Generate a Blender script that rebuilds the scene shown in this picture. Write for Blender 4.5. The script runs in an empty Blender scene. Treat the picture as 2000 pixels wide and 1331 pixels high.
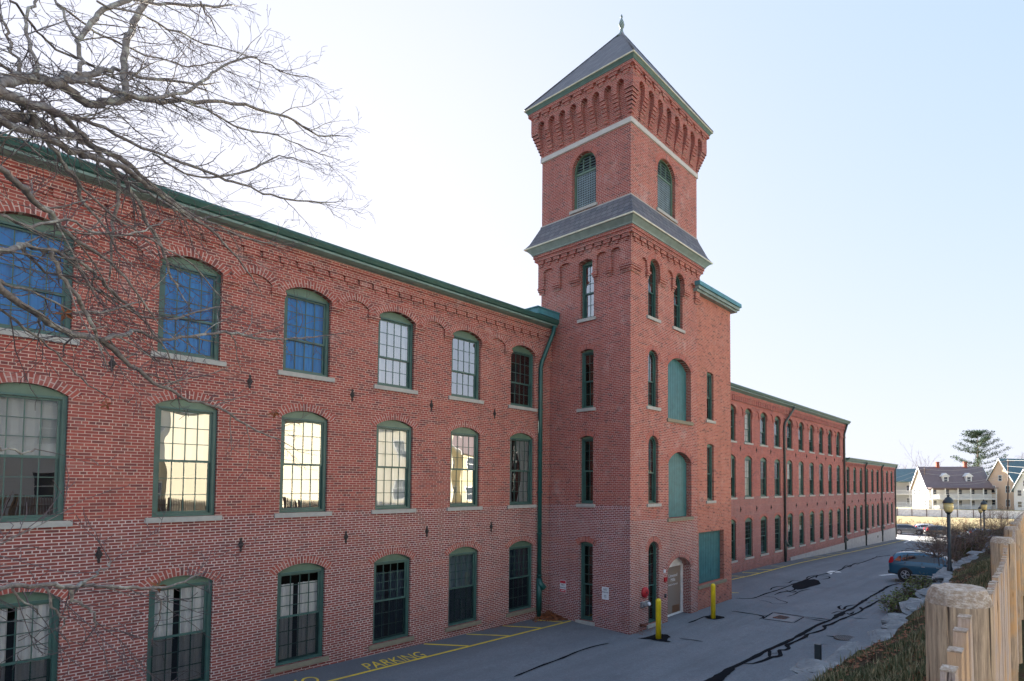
import bpy, math, random
from mathutils import Vector, Matrix, noise
from mathutils.geometry import delaunay_2d_cdt
R=math.radians; PI=math.pi
scene=bpy.context.scene
random.seed(7)
# ------------------------------------------------------------------ camera
cd=bpy.data.cameras.new('camera'); cam=bpy.data.objects.new('camera',cd); scene.collection.objects.link(cam)
yaw,pitch,roll=R(55.1063),R(2.16578),R(-0.03126)
cY,sY,cp,sp,cr,sr=math.cos(yaw),math.sin(yaw),math.cos(pitch),math.sin(pitch),math.cos(roll),math.sin(roll)
fw=Vector((sY*cp,cY*cp,sp)); up=Vector((-sY*sp,-cY*sp,cp)); rt=Vector((cY,-sY,0))
rx=rt*cr+up*sr; ux=-rt*sr+up*cr
M=Matrix((rx,ux,-fw)).transposed().to_4x4(); M.translation=Vector((0,-17,0)); cam.matrix_world=M
cd.sensor_width=36; cd.lens=1093.88*36/2000; cd.shift_x=-(1289.705-1000)/2000; cd.shift_y=(910.06-665.5)/2000
cd.clip_start=0.05; cd.clip_end=3000; scene.camera=cam
# ------------------------------------------------------------------ light
SUN_AZ=R(20); SUN_EL=R(17.5)        # azimuth from +Y towards +X: low winter sun behind the mill
SKY_A=(.74,.60,.34); SKY_B=(.965,.975,1.09)
w=bpy.data.worlds.new('World'); scene.world=w; w.use_nodes=True
nt=w.node_tree; bg=nt.nodes['Background']; sky=nt.nodes.new('ShaderNodeTexSky'); sky.sky_type='NISHITA'
sky.sun_disc=False; sky.sun_elevation=SUN_EL; sky.sun_rotation=SUN_AZ; sky.altitude=100; sky.air_density=1.0; sky.dust_density=1.2; sky.ozone_density=1.6
# soft shoulder on the sky's own brightness (same for every ray), so the glare near the sun stays printable
def vmath(op,a,b):
    x=nt.nodes.new('ShaderNodeVectorMath'); x.operation=op
    for i,v in enumerate((a,b)):
        if isinstance(v,tuple): x.inputs[i].default_value=v
        else: nt.links.new(v,x.inputs[i])
    return x.outputs[0]
sk=vmath('DIVIDE',sky.outputs[0],vmath('ADD',sky.outputs[0],SKY_A)); sk=vmath('MULTIPLY',sk,SKY_B)
nt.links.new(sk,bg.inputs[0]); bg.inputs[1].default_value=0.15
ld=bpy.data.lights.new('sun','SUN'); ld.energy=4.0; ld.angle=R(0.6); ld.color=(1,.93,.82)
sun=bpy.data.objects.new('sun',ld); scene.collection.objects.link(sun)
sd=Vector((math.sin(SUN_AZ)*math.cos(SUN_EL),math.cos(SUN_AZ)*math.cos(SUN_EL),math.sin(SUN_EL)))
sun.rotation_euler=sd.to_track_quat('Z','Y').to_euler(); sun.location=(0,40,60)
vs=scene.view_settings; vs.view_transform='Standard'; vs.look='None'; vs.exposure=2.92; vs.gamma=1
scene.render.film_transparent=False
scene.cycles.max_bounces=8; scene.cycles.transparent_max_bounces=16; scene.cycles.caustics_reflective=False; scene.cycles.caustics_refractive=False
# ------------------------------------------------------------------ helpers
COL=scene.collection; WM={}
def place(o,parent=None,mat=None):
    """link o; mat = its world matrix; parented without moving"""
    mat=mat or Matrix.Identity(4)
    COL.objects.link(o); WM[o.name]=mat
    if parent is not None:
        o.parent=parent; o.matrix_basis=WM[parent.name].inverted()@mat
    else: o.matrix_basis=mat
    return o
def empty(name,loc=(0,0,0),rz=0,**k):
    o=bpy.data.objects.new(name,None); o.empty_display_size=.3
    place(o,None,Matrix.Translation(loc)@Matrix.Rotation(rz,4,'Z')); tag(o,**k); return o
def tag(o,label=None,cat=None,group=None,kind=None):
    if label:o['label']=label
    if cat:o['category']=cat
    if group:o['group']=group
    if kind:o['kind']=kind
    return o
class MB:
    def __init__(s): s.v=[];s.f=[];s.m=[];s.uv={};s.sm=set()
    def face(s,pts,mi=0,uv=None,smooth=False):
        b=len(s.v); s.v+= [tuple(p) for p in pts]; s.f.append(tuple(range(b,b+len(pts)))); s.m.append(mi)
        if uv: s.uv[len(s.f)-1]=uv
        if smooth: s.sm.add(len(s.f)-1)
    def box(s,x0,x1,y0,y1,z0,z1,mi=0,M=None):
        if x0>x1:x0,x1=x1,x0
        if y0>y1:y0,y1=y1,y0
        if z0>z1:z0,z1=z1,z0
        p=[Vector(q) for q in ((x0,y0,z0),(x1,y0,z0),(x1,y1,z0),(x0,y1,z0),(x0,y0,z1),(x1,y0,z1),(x1,y1,z1),(x0,y1,z1))]
        if M: p=[M@q for q in p]
        b=len(s.v); s.v+=[tuple(q) for q in p]
        for f in ((0,3,2,1),(4,5,6,7),(0,1,5,4),(1,2,6,5),(2,3,7,6),(3,0,4,7)):
            s.f.append(tuple(b+i for i in f)); s.m.append(mi)
    def prism(s,loop,F,d0,d1,mi=0,caps=True):
        """loop (u,z) ccw seen from outside; F(u,z,d)"""
        n=len(loop); a=[F(u,z,d0) for u,z in loop]; c=[F(u,z,d1) for u,z in loop]
        b=len(s.v); s.v+=[tuple(p) for p in a+c]
        if caps:
            s.f.append(tuple(b+i for i in range(n))); s.m.append(mi); s.f.append(tuple(b+n+i for i in reversed(range(n)))); s.m.append(mi)
        for i in range(n):
            j=(i+1)%n; s.f.append((b+j,b+i,b+n+i,b+n+j)); s.m.append(mi)
    def ring(s,o,i_,F,d0,d1,mi=0):
        n=len(o)
        for k in range(n):
            j=(k+1)%n
            A=[F(*o[k],d0),F(*o[j],d0),F(*i_[j],d0),F(*i_[k],d0)]; B=[F(*o[k],d1),F(*o[j],d1),F(*i_[j],d1),F(*i_[k],d1)]
            s.face(A,mi); s.face([A[3],A[2],B[2],B[3]],mi); s.face([A[1],A[0],B[0],B[1]],mi); s.face(B[::-1],mi)
    def tube(s,pts,rad,n=6,mi=0,cap=True,smooth=True):
        pts=[Vector(p) for p in pts]
        if not hasattr(rad,'__len__'): rad=[rad]*len(pts)
        b=len(s.v); prev=None
        for i,p in enumerate(pts):
            t=(pts[min(i+1,len(pts)-1)]-pts[max(i-1,0)])
            if t.length<1e-9:t=Vector((0,0,1))
            t.normalize()
            if prev is None:
                a=t.orthogonal().normalized()
            else:
                a=prev-t*prev.dot(t)
                if a.length<1e-6:a=t.orthogonal()
                a.normalize()
            prev=a; c=t.cross(a)
            for k in range(n):
                q=p+(a*math.cos(2*PI*k/n)+c*math.sin(2*PI*k/n))*rad[i]; s.v.append(tuple(q))
        for i in range(len(pts)-1):
            for k in range(n):
                l=(k+1)%n; s.f.append((b+i*n+k,b+i*n+l,b+(i+1)*n+l,b+(i+1)*n+k)); s.m.append(mi)
                if smooth:s.sm.add(len(s.f)-1)
        if cap:
            s.f.append(tuple(b+k for k in reversed(range(n)))); s.m.append(mi)
            e=b+(len(pts)-1)*n; s.f.append(tuple(e+k for k in range(n))); s.m.append(mi)
    def lathe(s,prof,c=(0,0,0),n=16,mi=0,smooth=True):
        b=len(s.v)
        for r,z in prof:
            for k in range(n): s.v.append((c[0]+r*math.cos(2*PI*k/n),c[1]+r*math.sin(2*PI*k/n),c[2]+z))
        for i in range(len(prof)-1):
            for k in range(n):
                l=(k+1)%n; s.f.append((b+i*n+k,b+i*n+l,b+(i+1)*n+l,b+(i+1)*n+k)); s.m.append(mi)
                if smooth:s.sm.add(len(s.f)-1)
        s.f.append(tuple(b+k for k in reversed(range(n)))); s.m.append(mi)
        e=b+(len(prof)-1)*n; s.f.append(tuple(e+k for k in range(n))); s.m.append(mi)
    def mesh(s,name,mats):
        me=bpy.data.meshes.new(name); me.from_pydata(s.v,[],s.f)
        for m in (mats if isinstance(mats,(list,tuple)) else [mats]): me.materials.append(m)
        me.polygons.foreach_set('material_index',s.m)
        if s.sm: me.polygons.foreach_set('use_smooth',[i in s.sm for i in range(len(s.f))])
        if s.uv:
            uvl=me.uv_layers.new(name='UVMap')
            for i,uv in s.uv.items():
                p=me.polygons[i]
                for k,li in enumerate(p.loop_indices): uvl.data[li].uv=uv[k]
        me.update(); return me
    def build(s,name,mats,parent=None,mat=None):
        o=bpy.data.objects.new(name,s.mesh(name,mats)); return place(o,parent,mat)
def arc(w,r,c=0,z=0,n=12):
    """points from right spring to left spring over the crown"""
    Rr=(w*w/4+r*r)/(2*r); a=math.asin(min(1,w/2/Rr)); 
    if r>w/2-1e-6: a=PI/2
    cz=z+r-Rr
    return [(c+Rr*math.sin(a-2*a*i/n),cz+Rr*math.cos(a-2*a*i/n)) for i in range(n+1)]
def archloop(w,h,r,c=0,z=0,n=12):
    if r<=0: return [(c-w/2,z),(c+w/2,z),(c+w/2,z+h),(c-w/2,z+h)]
    return [(c-w/2,z),(c+w/2,z)]+arc(w,r,c,z+h,n)
def wall(mb,outer,holes,F,depth=.22,mi=0,outer_depth=0,skip_bottom=False):
    pts=[];edges=[]
    for lp in [outer]+holes:
        b=len(pts); pts+=[Vector(p) for p in lp]; edges+=[(b+i,b+(i+1)%len(lp)) for i in range(len(lp))]
    V,E,Fc,_,_,_=delaunay_2d_cdt(pts,edges,[],1,1e-5)
    def inside(p,lp):
        c=False;n=len(lp)
        for i in range(n):
            a=lp[i];b=lp[(i+1)%n]
            if (a[1]>p[1])!=(b[1]>p[1]) and p[0]<(b[0]-a[0])*(p[1]-a[1])/(b[1]-a[1])+a[0]: c=not c
        return c
    b=len(mb.v); mb.v+=[tuple(F(v.x,v.y,0)) for v in V]
    for f in Fc:
        cx=sum(V[i].x for i in f)/len(f); cz=sum(V[i].y for i in f)/len(f)
        if not inside((cx,cz),outer) or any(inside((cx,cz),h) for h in holes): continue
        a=[V[i] for i in f]; area=(a[1].x-a[0].x)*(a[2].y-a[0].y)-(a[2].x-a[0].x)*(a[1].y-a[0].y)
        mb.f.append(tuple(b+i for i in (f if area>0 else f[::-1]))); mb.m.append(mi)
    for h in holes:
        n=len(h)
        for i in range(n):
            j=(i+1)%n; mb.face([F(*h[i],0),F(*h[j],0),F(*h[j],depth),F(*h[i],depth)],mi)
    if outer_depth:
        n=len(outer)
        for i in range(n):
            j=(i+1)%n; mb.face([F(*outer[j],0),F(*outer[i],0),F(*outer[i],outer_depth),F(*outer[j],outer_depth)],mi)
FRONT=lambda y0:(lambda u,z,d:Vector((u,y0+d,z)))       # faces -y
LEFT=lambda x0:(lambda u,z,d:Vector((x0+d,-u,z)))       # faces -x ; u=-y
RIGHT=lambda x0:(lambda u,z,d:Vector((x0-d,u,z)))       # faces +x ; u=+y
BACK=lambda y0:(lambda u,z,d:Vector((-u,y0-d,z)))
LOC=lambda u,z,d:Vector((u,d,z))
# ------------------------------------------------------------------ materials
class NT:
    def __init__(s,name):
        s.m=bpy.data.materials.new(name); s.m.use_nodes=True; s.t=s.m.node_tree; s.b=s.t.nodes['Principled BSDF']; s.out=s.t.nodes['Material Output']
    def n(s,typ,**k):
        x=s.t.nodes.new('ShaderNode'+typ)
        for a,v in k.items():
            if a.startswith('i_'):
                x.inputs[a[2:].replace('_',' ')].default_value=v
            else: setattr(x,a,v)
        return x
    def l(s,a,b): s.t.links.new(a,b)
    def math(s,op,a,b=None,c=None,clamp=False):
        x=s.t.nodes.new('ShaderNodeMath'); x.operation=op; x.use_clamp=clamp
        for i,v in enumerate((a,b,c)):
            if v is None: continue
            if isinstance(v,(int,float)): x.inputs[i].default_value=v
            else: s.l(v,x.inputs[i])
        return x.outputs[0]
    def mix(s,f,a,b,bt='MIX'):
        x=s.t.nodes.new('ShaderNodeMix'); x.data_type='RGBA'; x.blend_type=bt
        for i,v in ((0,f),(6,a),(7,b)):
            if isinstance(v,(int,float)): x.inputs[i].default_value=v
            elif isinstance(v,tuple): x.inputs[i].default_value=(*v,1) if len(v)==3 else v
            else: s.l(v,x.inputs[i])
        return x.outputs[2]
    def noise(s,vec,scale,detail=3,rough=.55,w=None):
        x=s.t.nodes.new('ShaderNodeTexNoise'); x.inputs['Scale'].default_value=scale; x.inputs['Detail'].default_value=detail; x.inputs['Roughness'].default_value=rough
        if vec is not None: s.l(vec,x.inputs['Vector'])
        return x.outputs[0]
    def ramp(s,f,*st):
        x=s.t.nodes.new('ShaderNodeValToRGB'); e=x.color_ramp.elements
        while len(e)<len(st): e.new(.5)
        for i,(p,c) in enumerate(st): e[i].position=p; e[i].color=(*c,1) if len(c)==3 else c
        s.l(f,x.inputs[0]); return x.outputs[0]
    def rng(s,f,a,b,c=0,d=1):
        x=s.t.nodes.new('ShaderNodeMapRange'); s.l(f,x.inputs[0])
        for i,v in enumerate((a,b,c,d)): x.inputs[i+1].default_value=v
        return x.outputs[0]
    def bump(s,h,dist=.01,st=1):
        x=s.t.nodes.new('ShaderNodeBump'); x.inputs['Strength'].default_value=st; x.inputs['Distance'].default_value=dist
        s.l(h,x.inputs['Height']); s.l(x.outputs[0],s.b.inputs['Normal']); return x
    def set(s,color=None,rough=None,metal=None,spec=None):
        for nm,v in (('Base Color',color),('Roughness',rough),('Metallic',metal),('Specular IOR Level',spec)):
            if v is None: continue
            if isinstance(v,tuple): s.b.inputs[nm].default_value=(*v,1)
            elif isinstance(v,(int,float)): s.b.inputs[nm].default_value=v
            else: s.l(v,s.b.inputs[nm])
        return s.m
    def pos(s): return s.n('NewGeometry').outputs['Position']
    def obj(s): return s.n('TexCoord').outputs['Object']
def lin(r,g,b): 
    f=lambda c:((c/255)/12.92 if c/255<=.04045 else ((c/255+.055)/1.055)**2.4); return (f(r),f(g),f(b))
def simple(name,col,rough=.6,metal=0,var=.15,scale=6,bump=0,bscale=40,spec=.5,coord='pos'):
    t=NT(name); p=t.pos() if coord=='pos' else t.obj()
    n=t.noise(p,scale,5,.6); c=t.mix(n,tuple(x*(1-var) for x in col),tuple(min(1,x*(1+var)) for x in col))
    if bump: t.bump(t.noise(p,bscale,4),bump)
    t.set(c,rough,metal,spec); return t.m
def brick_mat(name,split=None,c1=(.43,.095,.073),c2=(.22,.046,.044),mort=(.74,.55,.45),mortlow=(.74,.60,.55),ms=.0072,mslow=.0098,dark=.16,uvmode=False,white=.35,white_z=None):
    t=NT(name)
    if uvmode:
        vec=t.n('TexCoord').outputs['UV']; P=t.pos()
        sepu=t.n('SeparateXYZ'); t.l(vec,sepu.inputs[0]); u=sepu.outputs[0]; z=sepu.outputs[1]
        sp_=t.n('SeparateXYZ'); t.l(P,sp_.inputs[0]); wz=sp_.outputs[2]
    else:
        P=t.pos(); sep=t.n('SeparateXYZ'); t.l(P,sep.inputs[0]); u=t.math('ADD',sep.outputs[0],sep.outputs[1]); z=sep.outputs[2]; wz=z
        # tiny waviness of the courses
        wob=t.noise(P,1.3,2); u=t.math('ADD',u,t.math('MULTIPLY',t.math('SUBTRACT',wob,.5),.03)); z=t.math('ADD',z,t.math('MULTIPLY',t.math('SUBTRACT',wob,.5),.012))
    H=.0677
    if uvmode: z2=z
    else: z2=t.math('ADD',z,20*H*15)
    cmb=t.n('CombineXYZ'); t.l(u,cmb.inputs[0]); t.l(z2,cmb.inputs[1]); v=cmb.outputs[0]
    if split is not None:
        low=t.math('LESS_THAN',wz,split); msz=t.math('ADD',t.math('MULTIPLY',low,mslow-ms),ms)
    else: low=None; msz=None
    def br(bw,a,b,mo):
        x=t.n('TexBrick',offset=.5,offset_frequency=2,squash=1); t.l(v,x.inputs['Vector'])
        x.inputs['Scale'].default_value=1; x.inputs['Brick Width'].default_value=bw; x.inputs['Row Height'].default_value=H if not uvmode else .076
        x.inputs['Mortar Smooth'].default_value=.15; x.inputs['Bias'].default_value=0; x.inputs['Mortar Size'].default_value=ms
        if msz is not None: t.l(msz,x.inputs['Mortar Size'])
        x.inputs['Color1'].default_value=(*a,1); x.inputs['Color2'].default_value=(*b,1); x.inputs['Mortar'].default_value=(*mo,1); return x
    A=br(.213,(0,0,0),(1,1,1),(.5,.5,.5)); fac=A.outputs['Fac']; rnd=A.outputs['Color']
    if not uvmode:
        Bq=br(.1065,(0,0,0),(1,1,1),(.5,.5,.5))
        row=t.math('FLOOR',t.math('DIVIDE',z2,H)); hd=t.math('LESS_THAN',t.math('MODULO',row,8),.5)
        fac=t.mix(hd,A.outputs['Fac'],Bq.outputs['Fac']); rnd=t.mix(hd,rnd,Bq.outputs['Color'])
        fs=t.n('SeparateColor'); t.l(fac,fs.inputs[0]); fac=fs.outputs[0]
        rs=t.n('SeparateColor'); t.l(rnd,rs.inputs[0]); rnd=rs.outputs[0]
    else:
        rs=t.n('SeparateColor'); t.l(rnd,rs.inputs[0]); rnd=rs.outputs[0]
    col=t.mix(rnd,c1,c2)
    dk=t.math('GREATER_THAN',rnd,1-dark); 
    dn=t.noise(P,9,2); col=t.mix(t.math('MULTIPLY',dk,t.rng(dn,.35,.65,.2,.9)),col,(.075,.04,.05))
    # broad weathering of the clay
    big=t.noise(P,.55,4,.6); col=t.mix(t.rng(big,.3,.7,0,.55),col,t.mix(.5,col,(.52,.16,.105)))
    pat=t.noise(P,4.5,4,.7); col=t.mix(t.rng(pat,.35,.75,0,.4),col,(.27,.09,.085))
    mc=t.mix(t.rng(t.noise(P,1.7,3),.3,.7,0,1),mort,tuple(x*.72 for x in mort))
    if low is not None:
        ml=t.mix(t.rng(t.noise(P,1.1,3),.3,.7,0,1),mortlow,tuple(x*.75 for x in mortlow)); mc=t.mix(low,mc,ml)
        bl=t.mix(.4,col,(.18,.052,.045)); col=t.mix(low,col,bl)
    base=t.mix(fac,col,mc)
    wn=t.rng(t.noise(P,1.25,6,.72),.56,.72,0,white)
    if white_z:
        zz=t.rng(wz,white_z[0],white_z[1],.25,1.0); wn=t.math('MULTIPLY',wn,zz)
    base=t.mix(wn,base,(.68,.56,.53))
    if not uvmode:
        gr_=t.math('MULTIPLY',t.rng(wz,-5.5,-4.5,1,0),t.rng(t.noise(P,2.3,5,.7),.35,.65,0,.75)); base=t.mix(gr_,base,t.mix(.55,base,(.07,.05,.045)))
        mp=t.n('Mapping'); mp.inputs['Scale'].default_value=(2.2,2.2,.16); t.l(P,mp.inputs[0]); sk_=t.noise(mp.outputs[0],1.6,5,.7); base=t.mix(t.rng(sk_,.50,.72,0,.38),base,t.mix(.6,base,(.10,.06,.05)))
        mp3=t.n('Mapping'); mp3.inputs['Scale'].default_value=(.5,.5,3.0); t.l(P,mp3.inputs[0]); pt=t.noise(mp3.outputs[0],1.0,4,.7); base=t.mix(t.rng(pt,.55,.66,0,.25),base,(.62,.24,.16))
    fine=t.noise(P,60,3,.7); base=t.mix(t.rng(fine,.2,.8,0,.35),base,t.mix(.5,base,(.08,.03,.025)))
    h=t.math('SUBTRACT',1,fac); h=t.math('ADD',h,t.math('MULTIPLY',fine,.35)); h=t.math('ADD',h,t.math('MULTIPLY',rnd,.25)); t.bump(h,.006,.9)
    return t.set(base,.88,0,.25)
MAT={}
MAT['brick_low']=brick_mat('brick_wall_paint_low',split=-.72,white_z=(2,6),white=.5)
MAT['brick_tower']=brick_mat('brick_tower',split=-.69,c1=(.42,.095,.078),c2=(.25,.055,.052),mort=(.70,.50,.43),mortlow=(.78,.64,.64),white=.3,ms=.0075)
MAT['brick_front']=brick_mat('brick_tower_front',split=-1.28,c1=(.48,.125,.095),c2=(.30,.072,.06),mort=(.74,.54,.45),mslow=.0105,white=.35,ms=.0075)
MAT['brick_block']=brick_mat('brick_block',split=None,c1=(.58,.20,.14),c2=(.42,.125,.095),mort=(.66,.48,.37),dark=.14,white=.2,ms=.006)
MAT['brick_far']=brick_mat('brick_far',split=-.66,c1=(.48,.13,.10),c2=(.35,.09,.078),mort=(.60,.38,.34),mortlow=(.58,.43,.41),white=.15)
MAT['brick_arch']=brick_mat('brick_arch',uvmode=True,c1=(.46,.115,.085),c2=(.27,.065,.055),mort=(.66,.50,.44),ms=.010,dark=.1)
MAT['brick_arch_plain']=brick_mat('brick_arch_plain',uvmode=True,c1=(.50,.14,.10),c2=(.38,.10,.08),mort=(.58,.38,.33),ms=.007,dark=.1)
def painted(name,col,rough=.42):
    t=NT(name); p=t.pos(); n=t.noise(p,3,5,.65); c=t.mix(t.rng(n,.3,.7,0,1),tuple(x*.8 for x in col),tuple(x*1.2 for x in col))
    f=t.noise(p,28,4,.7); c=t.mix(t.rng(f,.62,.8,0,.5),c,tuple(x*.5+.12 for x in col)); t.bump(f,.002,.5); return t.set(c,rough)
MAT['green']=painted('green_window_paint',(.048,.115,.10))
MAT['green2']=painted('olive_casing_paint',(.10,.17,.12))
MAT['teal']=painted('teal_door_paint',(.04,.15,.165))
MAT['gutter']=painted('dark_green_gutter',(.03,.095,.08),.35)
MAT['copper']=painted('verdigris_cornice',(.20,.265,.25),.5)
MAT['cap']=painted('teal_copper_cap',(.06,.22,.26),.4)
MAT['cornice_old']=painted('aged_grey_green_cornice',(.17,.25,.22),.55)
MAT['copper_dark']=painted('dark_copper_cornice',(.075,.15,.135),.5)
MAT['gold']=painted('cornice_light_edge',(.62,.60,.46),.5)
MAT['white_paint']=painted('white_paint',(.78,.78,.76))
MAT['stone']=simple('granite_sill',(.40,.39,.36),.85,0,.3,9,.006,60)
MAT['belt']=simple('belt_stone',(.52,.50,.47),.85,0,.2,5,.004,50)
MAT['sand']=simple('brown_stone_sill',(.24,.21,.15),.85,0,.25,9,.006,60)
MAT['found']=simple('granite_foundation',(.36,.34,.33),.9,0,.35,3,.01,14)
MAT['iron']=simple('black_iron',(.035,.03,.032),.6,.3,.3,20)
MAT['pipe_dark']=painted('dark_green_drainpipe',(.012,.085,.075),.35)
MAT['pipe_far']=painted('grey_brown_drainpipe',(.05,.065,.06),.4)
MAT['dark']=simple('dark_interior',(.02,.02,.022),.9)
t=NT('slate_shingles'); p=t.pos(); s_=t.n('SeparateXYZ'); t.l(p,s_.inputs[0]); uu=t.math('ADD',s_.outputs[0],s_.outputs[1])
c_=t.n('CombineXYZ'); t.l(uu,c_.inputs[0]); t.l(s_.outputs[2],c_.inputs[1]); b_=t.n('TexBrick',offset=.5); t.l(c_.outputs[0],b_.inputs['Vector'])
for k,v in (('Scale',1),('Brick Width',.28),('Row Height',.19),('Mortar Size',.014),('Mortar Smooth',.2)): b_.inputs[k].default_value=v
b_.inputs['Color1'].default_value=(.165,.17,.18,1); b_.inputs['Color2'].default_value=(.085,.09,.11,1); b_.inputs['Mortar'].default_value=(.03,.03,.035,1)
cc=t.mix(t.rng(t.noise(p,2,5,.7),.35,.65,0,.5),b_.outputs['Color'],(.14,.12,.13)); t.bump(t.math('SUBTRACT',1,b_.outputs['Fac']),.01); MAT['slate']=t.set(cc,.62)
# window glass: thin pane, part mirror, part see-through, old wavy surface
def glass(name,tint,base_r,rough=.0,wav=.004):
    t=NT(name); t.t.nodes.remove(t.b)
    gl=t.n('BsdfGlossy'); gl.inputs['Roughness'].default_value=rough; tr=t.n('BsdfTransparent'); tr.inputs[0].default_value=(*tint,1)
    bp=t.n('Bump'); bp.inputs['Strength'].default_value=1; bp.inputs['Distance'].default_value=wav
    t.l(t.noise(t.pos(),1.3,1,.4),bp.inputs['Height']); t.l(bp.outputs[0],gl.inputs['Normal'])
    fr=t.n('Fresnel'); fr.inputs[0].default_value=1.5
    f=t.math('ADD',t.math('MULTIPLY',fr.outputs[0],1.3),base_r,clamp=True)
    mx=t.n('MixShader'); t.l(f,mx.inputs[0]); t.l(tr.outputs[0],mx.inputs[1]); t.l(gl.outputs[0],mx.inputs[2]); t.l(mx.outputs[0],t.out.inputs[0]); return t.m
MAT['glass']=glass('window_glass',(.94,.97,.98),.05)
MAT['glass_sky']=glass('sky_reflecting_glass',(.9,.93,.95),.42,0,.0012)
MAT['glass_mid']=glass('half_reflecting_glass',(.8,.84,.86),.16,0,.0034)
MAT['glass_clear']=glass('clear_window_glass',(.97,.98,1),.01)
MAT['glass_mirror']=glass('reflective_window_glass',(.5,.55,.58),.27,0,.0034)
MAT['glass_screen']=glass('screened_window_glass',(.34,.41,.46),.02)
MAT['glass_dark']=glass('dark_window_glass',(.55,.6,.62),.09)
t=NT('insect_screen'); t.t.nodes.remove(t.b); d_=t.n('BsdfDiffuse'); d_.inputs[0].default_value=(.02,.025,.03,1); tr=t.n('BsdfTransparent'); mx=t.n('MixShader'); mx.inputs[0].default_value=.5; t.l(tr.outputs[0],mx.inputs[1]); t.l(d_.outputs[0],mx.inputs[2]); t.l(mx.outputs[0],t.out.inputs[0]); MAT['screen']=t.m
def cloth(name,col):
    t=NT(name); t.set(t.mix(t.noise(t.pos(),5,3),tuple(x*.85 for x in col),col),.9); return t.m
MAT['curtain']=cloth('white_curtain',(.90,.91,.92))
MAT['curtain_blue']=cloth('blue_curtain',(.012,.26,.72))
MAT['curtain_grey']=cloth('grey_curtain',(.30,.33,.38))
# ------------------------------------------------------------------ windows
CACHE={}
def cached(key,fn):
    if key not in CACHE: CACHE[key]=fn()
    return CACHE[key]
def ringuv(mb,w,r,th,y0,y1,zs,over=.1):
    """brick arch with radial voussoirs over a segmental or round opening; UV in metres"""
    Rr=(w*w/4+r*r)/(2*r); a=math.asin(min(1,w/2/Rr)) if r<w/2-1e-6 else PI/2
    a2=a+(over/Rr if r<w/2-1e-6 else 0); cz=zs+r-Rr; n=16
    for i in range(n):
        t0=-a2+2*a2*i/n; t1=-a2+2*a2*(i+1)/n
        P=lambda t,R_,y:(R_*math.sin(t),y,cz+R_*math.cos(t))
        q=[P(t0,Rr,y0),P(t1,Rr,y0),P(t1,Rr+th,y0),P(t0,Rr+th,y0)]
        Rm=Rr+th/2; mb.face(q,0,[(.004,t0*Rm+5),(.004,t1*Rm+5),(th-.004,t1*Rm+5),(th-.004,t0*Rm+5)])
        mb.face([P(t0,Rr+th,y0),P(t1,Rr+th,y0),P(t1,Rr+th,y1),P(t0,Rr+th,y1)],0,[(0,t0*Rm+5),(0,t1*Rm+5),(.05,t1*Rm+5),(.05,t0*Rm+5)])
        mb.face([P(t1,Rr,y0),P(t0,Rr,y0),P(t0,Rr,y1),P(t1,Rr,y1)],0,[(0,t1*Rm+5),(0,t0*Rm+5),(.05,t0*Rm+5),(.05,t1*Rm+5)])
    for t in (-a2,a2):
        q=[P(t,Rr,y0),P(t,Rr+th,y0),P(t,Rr+th,y1),P(t,Rr,y1)]
        mb.face(q if t>0 else q[::-1],0,[(0,5),(.2,5),(.2,5.05),(0,5.05)])
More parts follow.
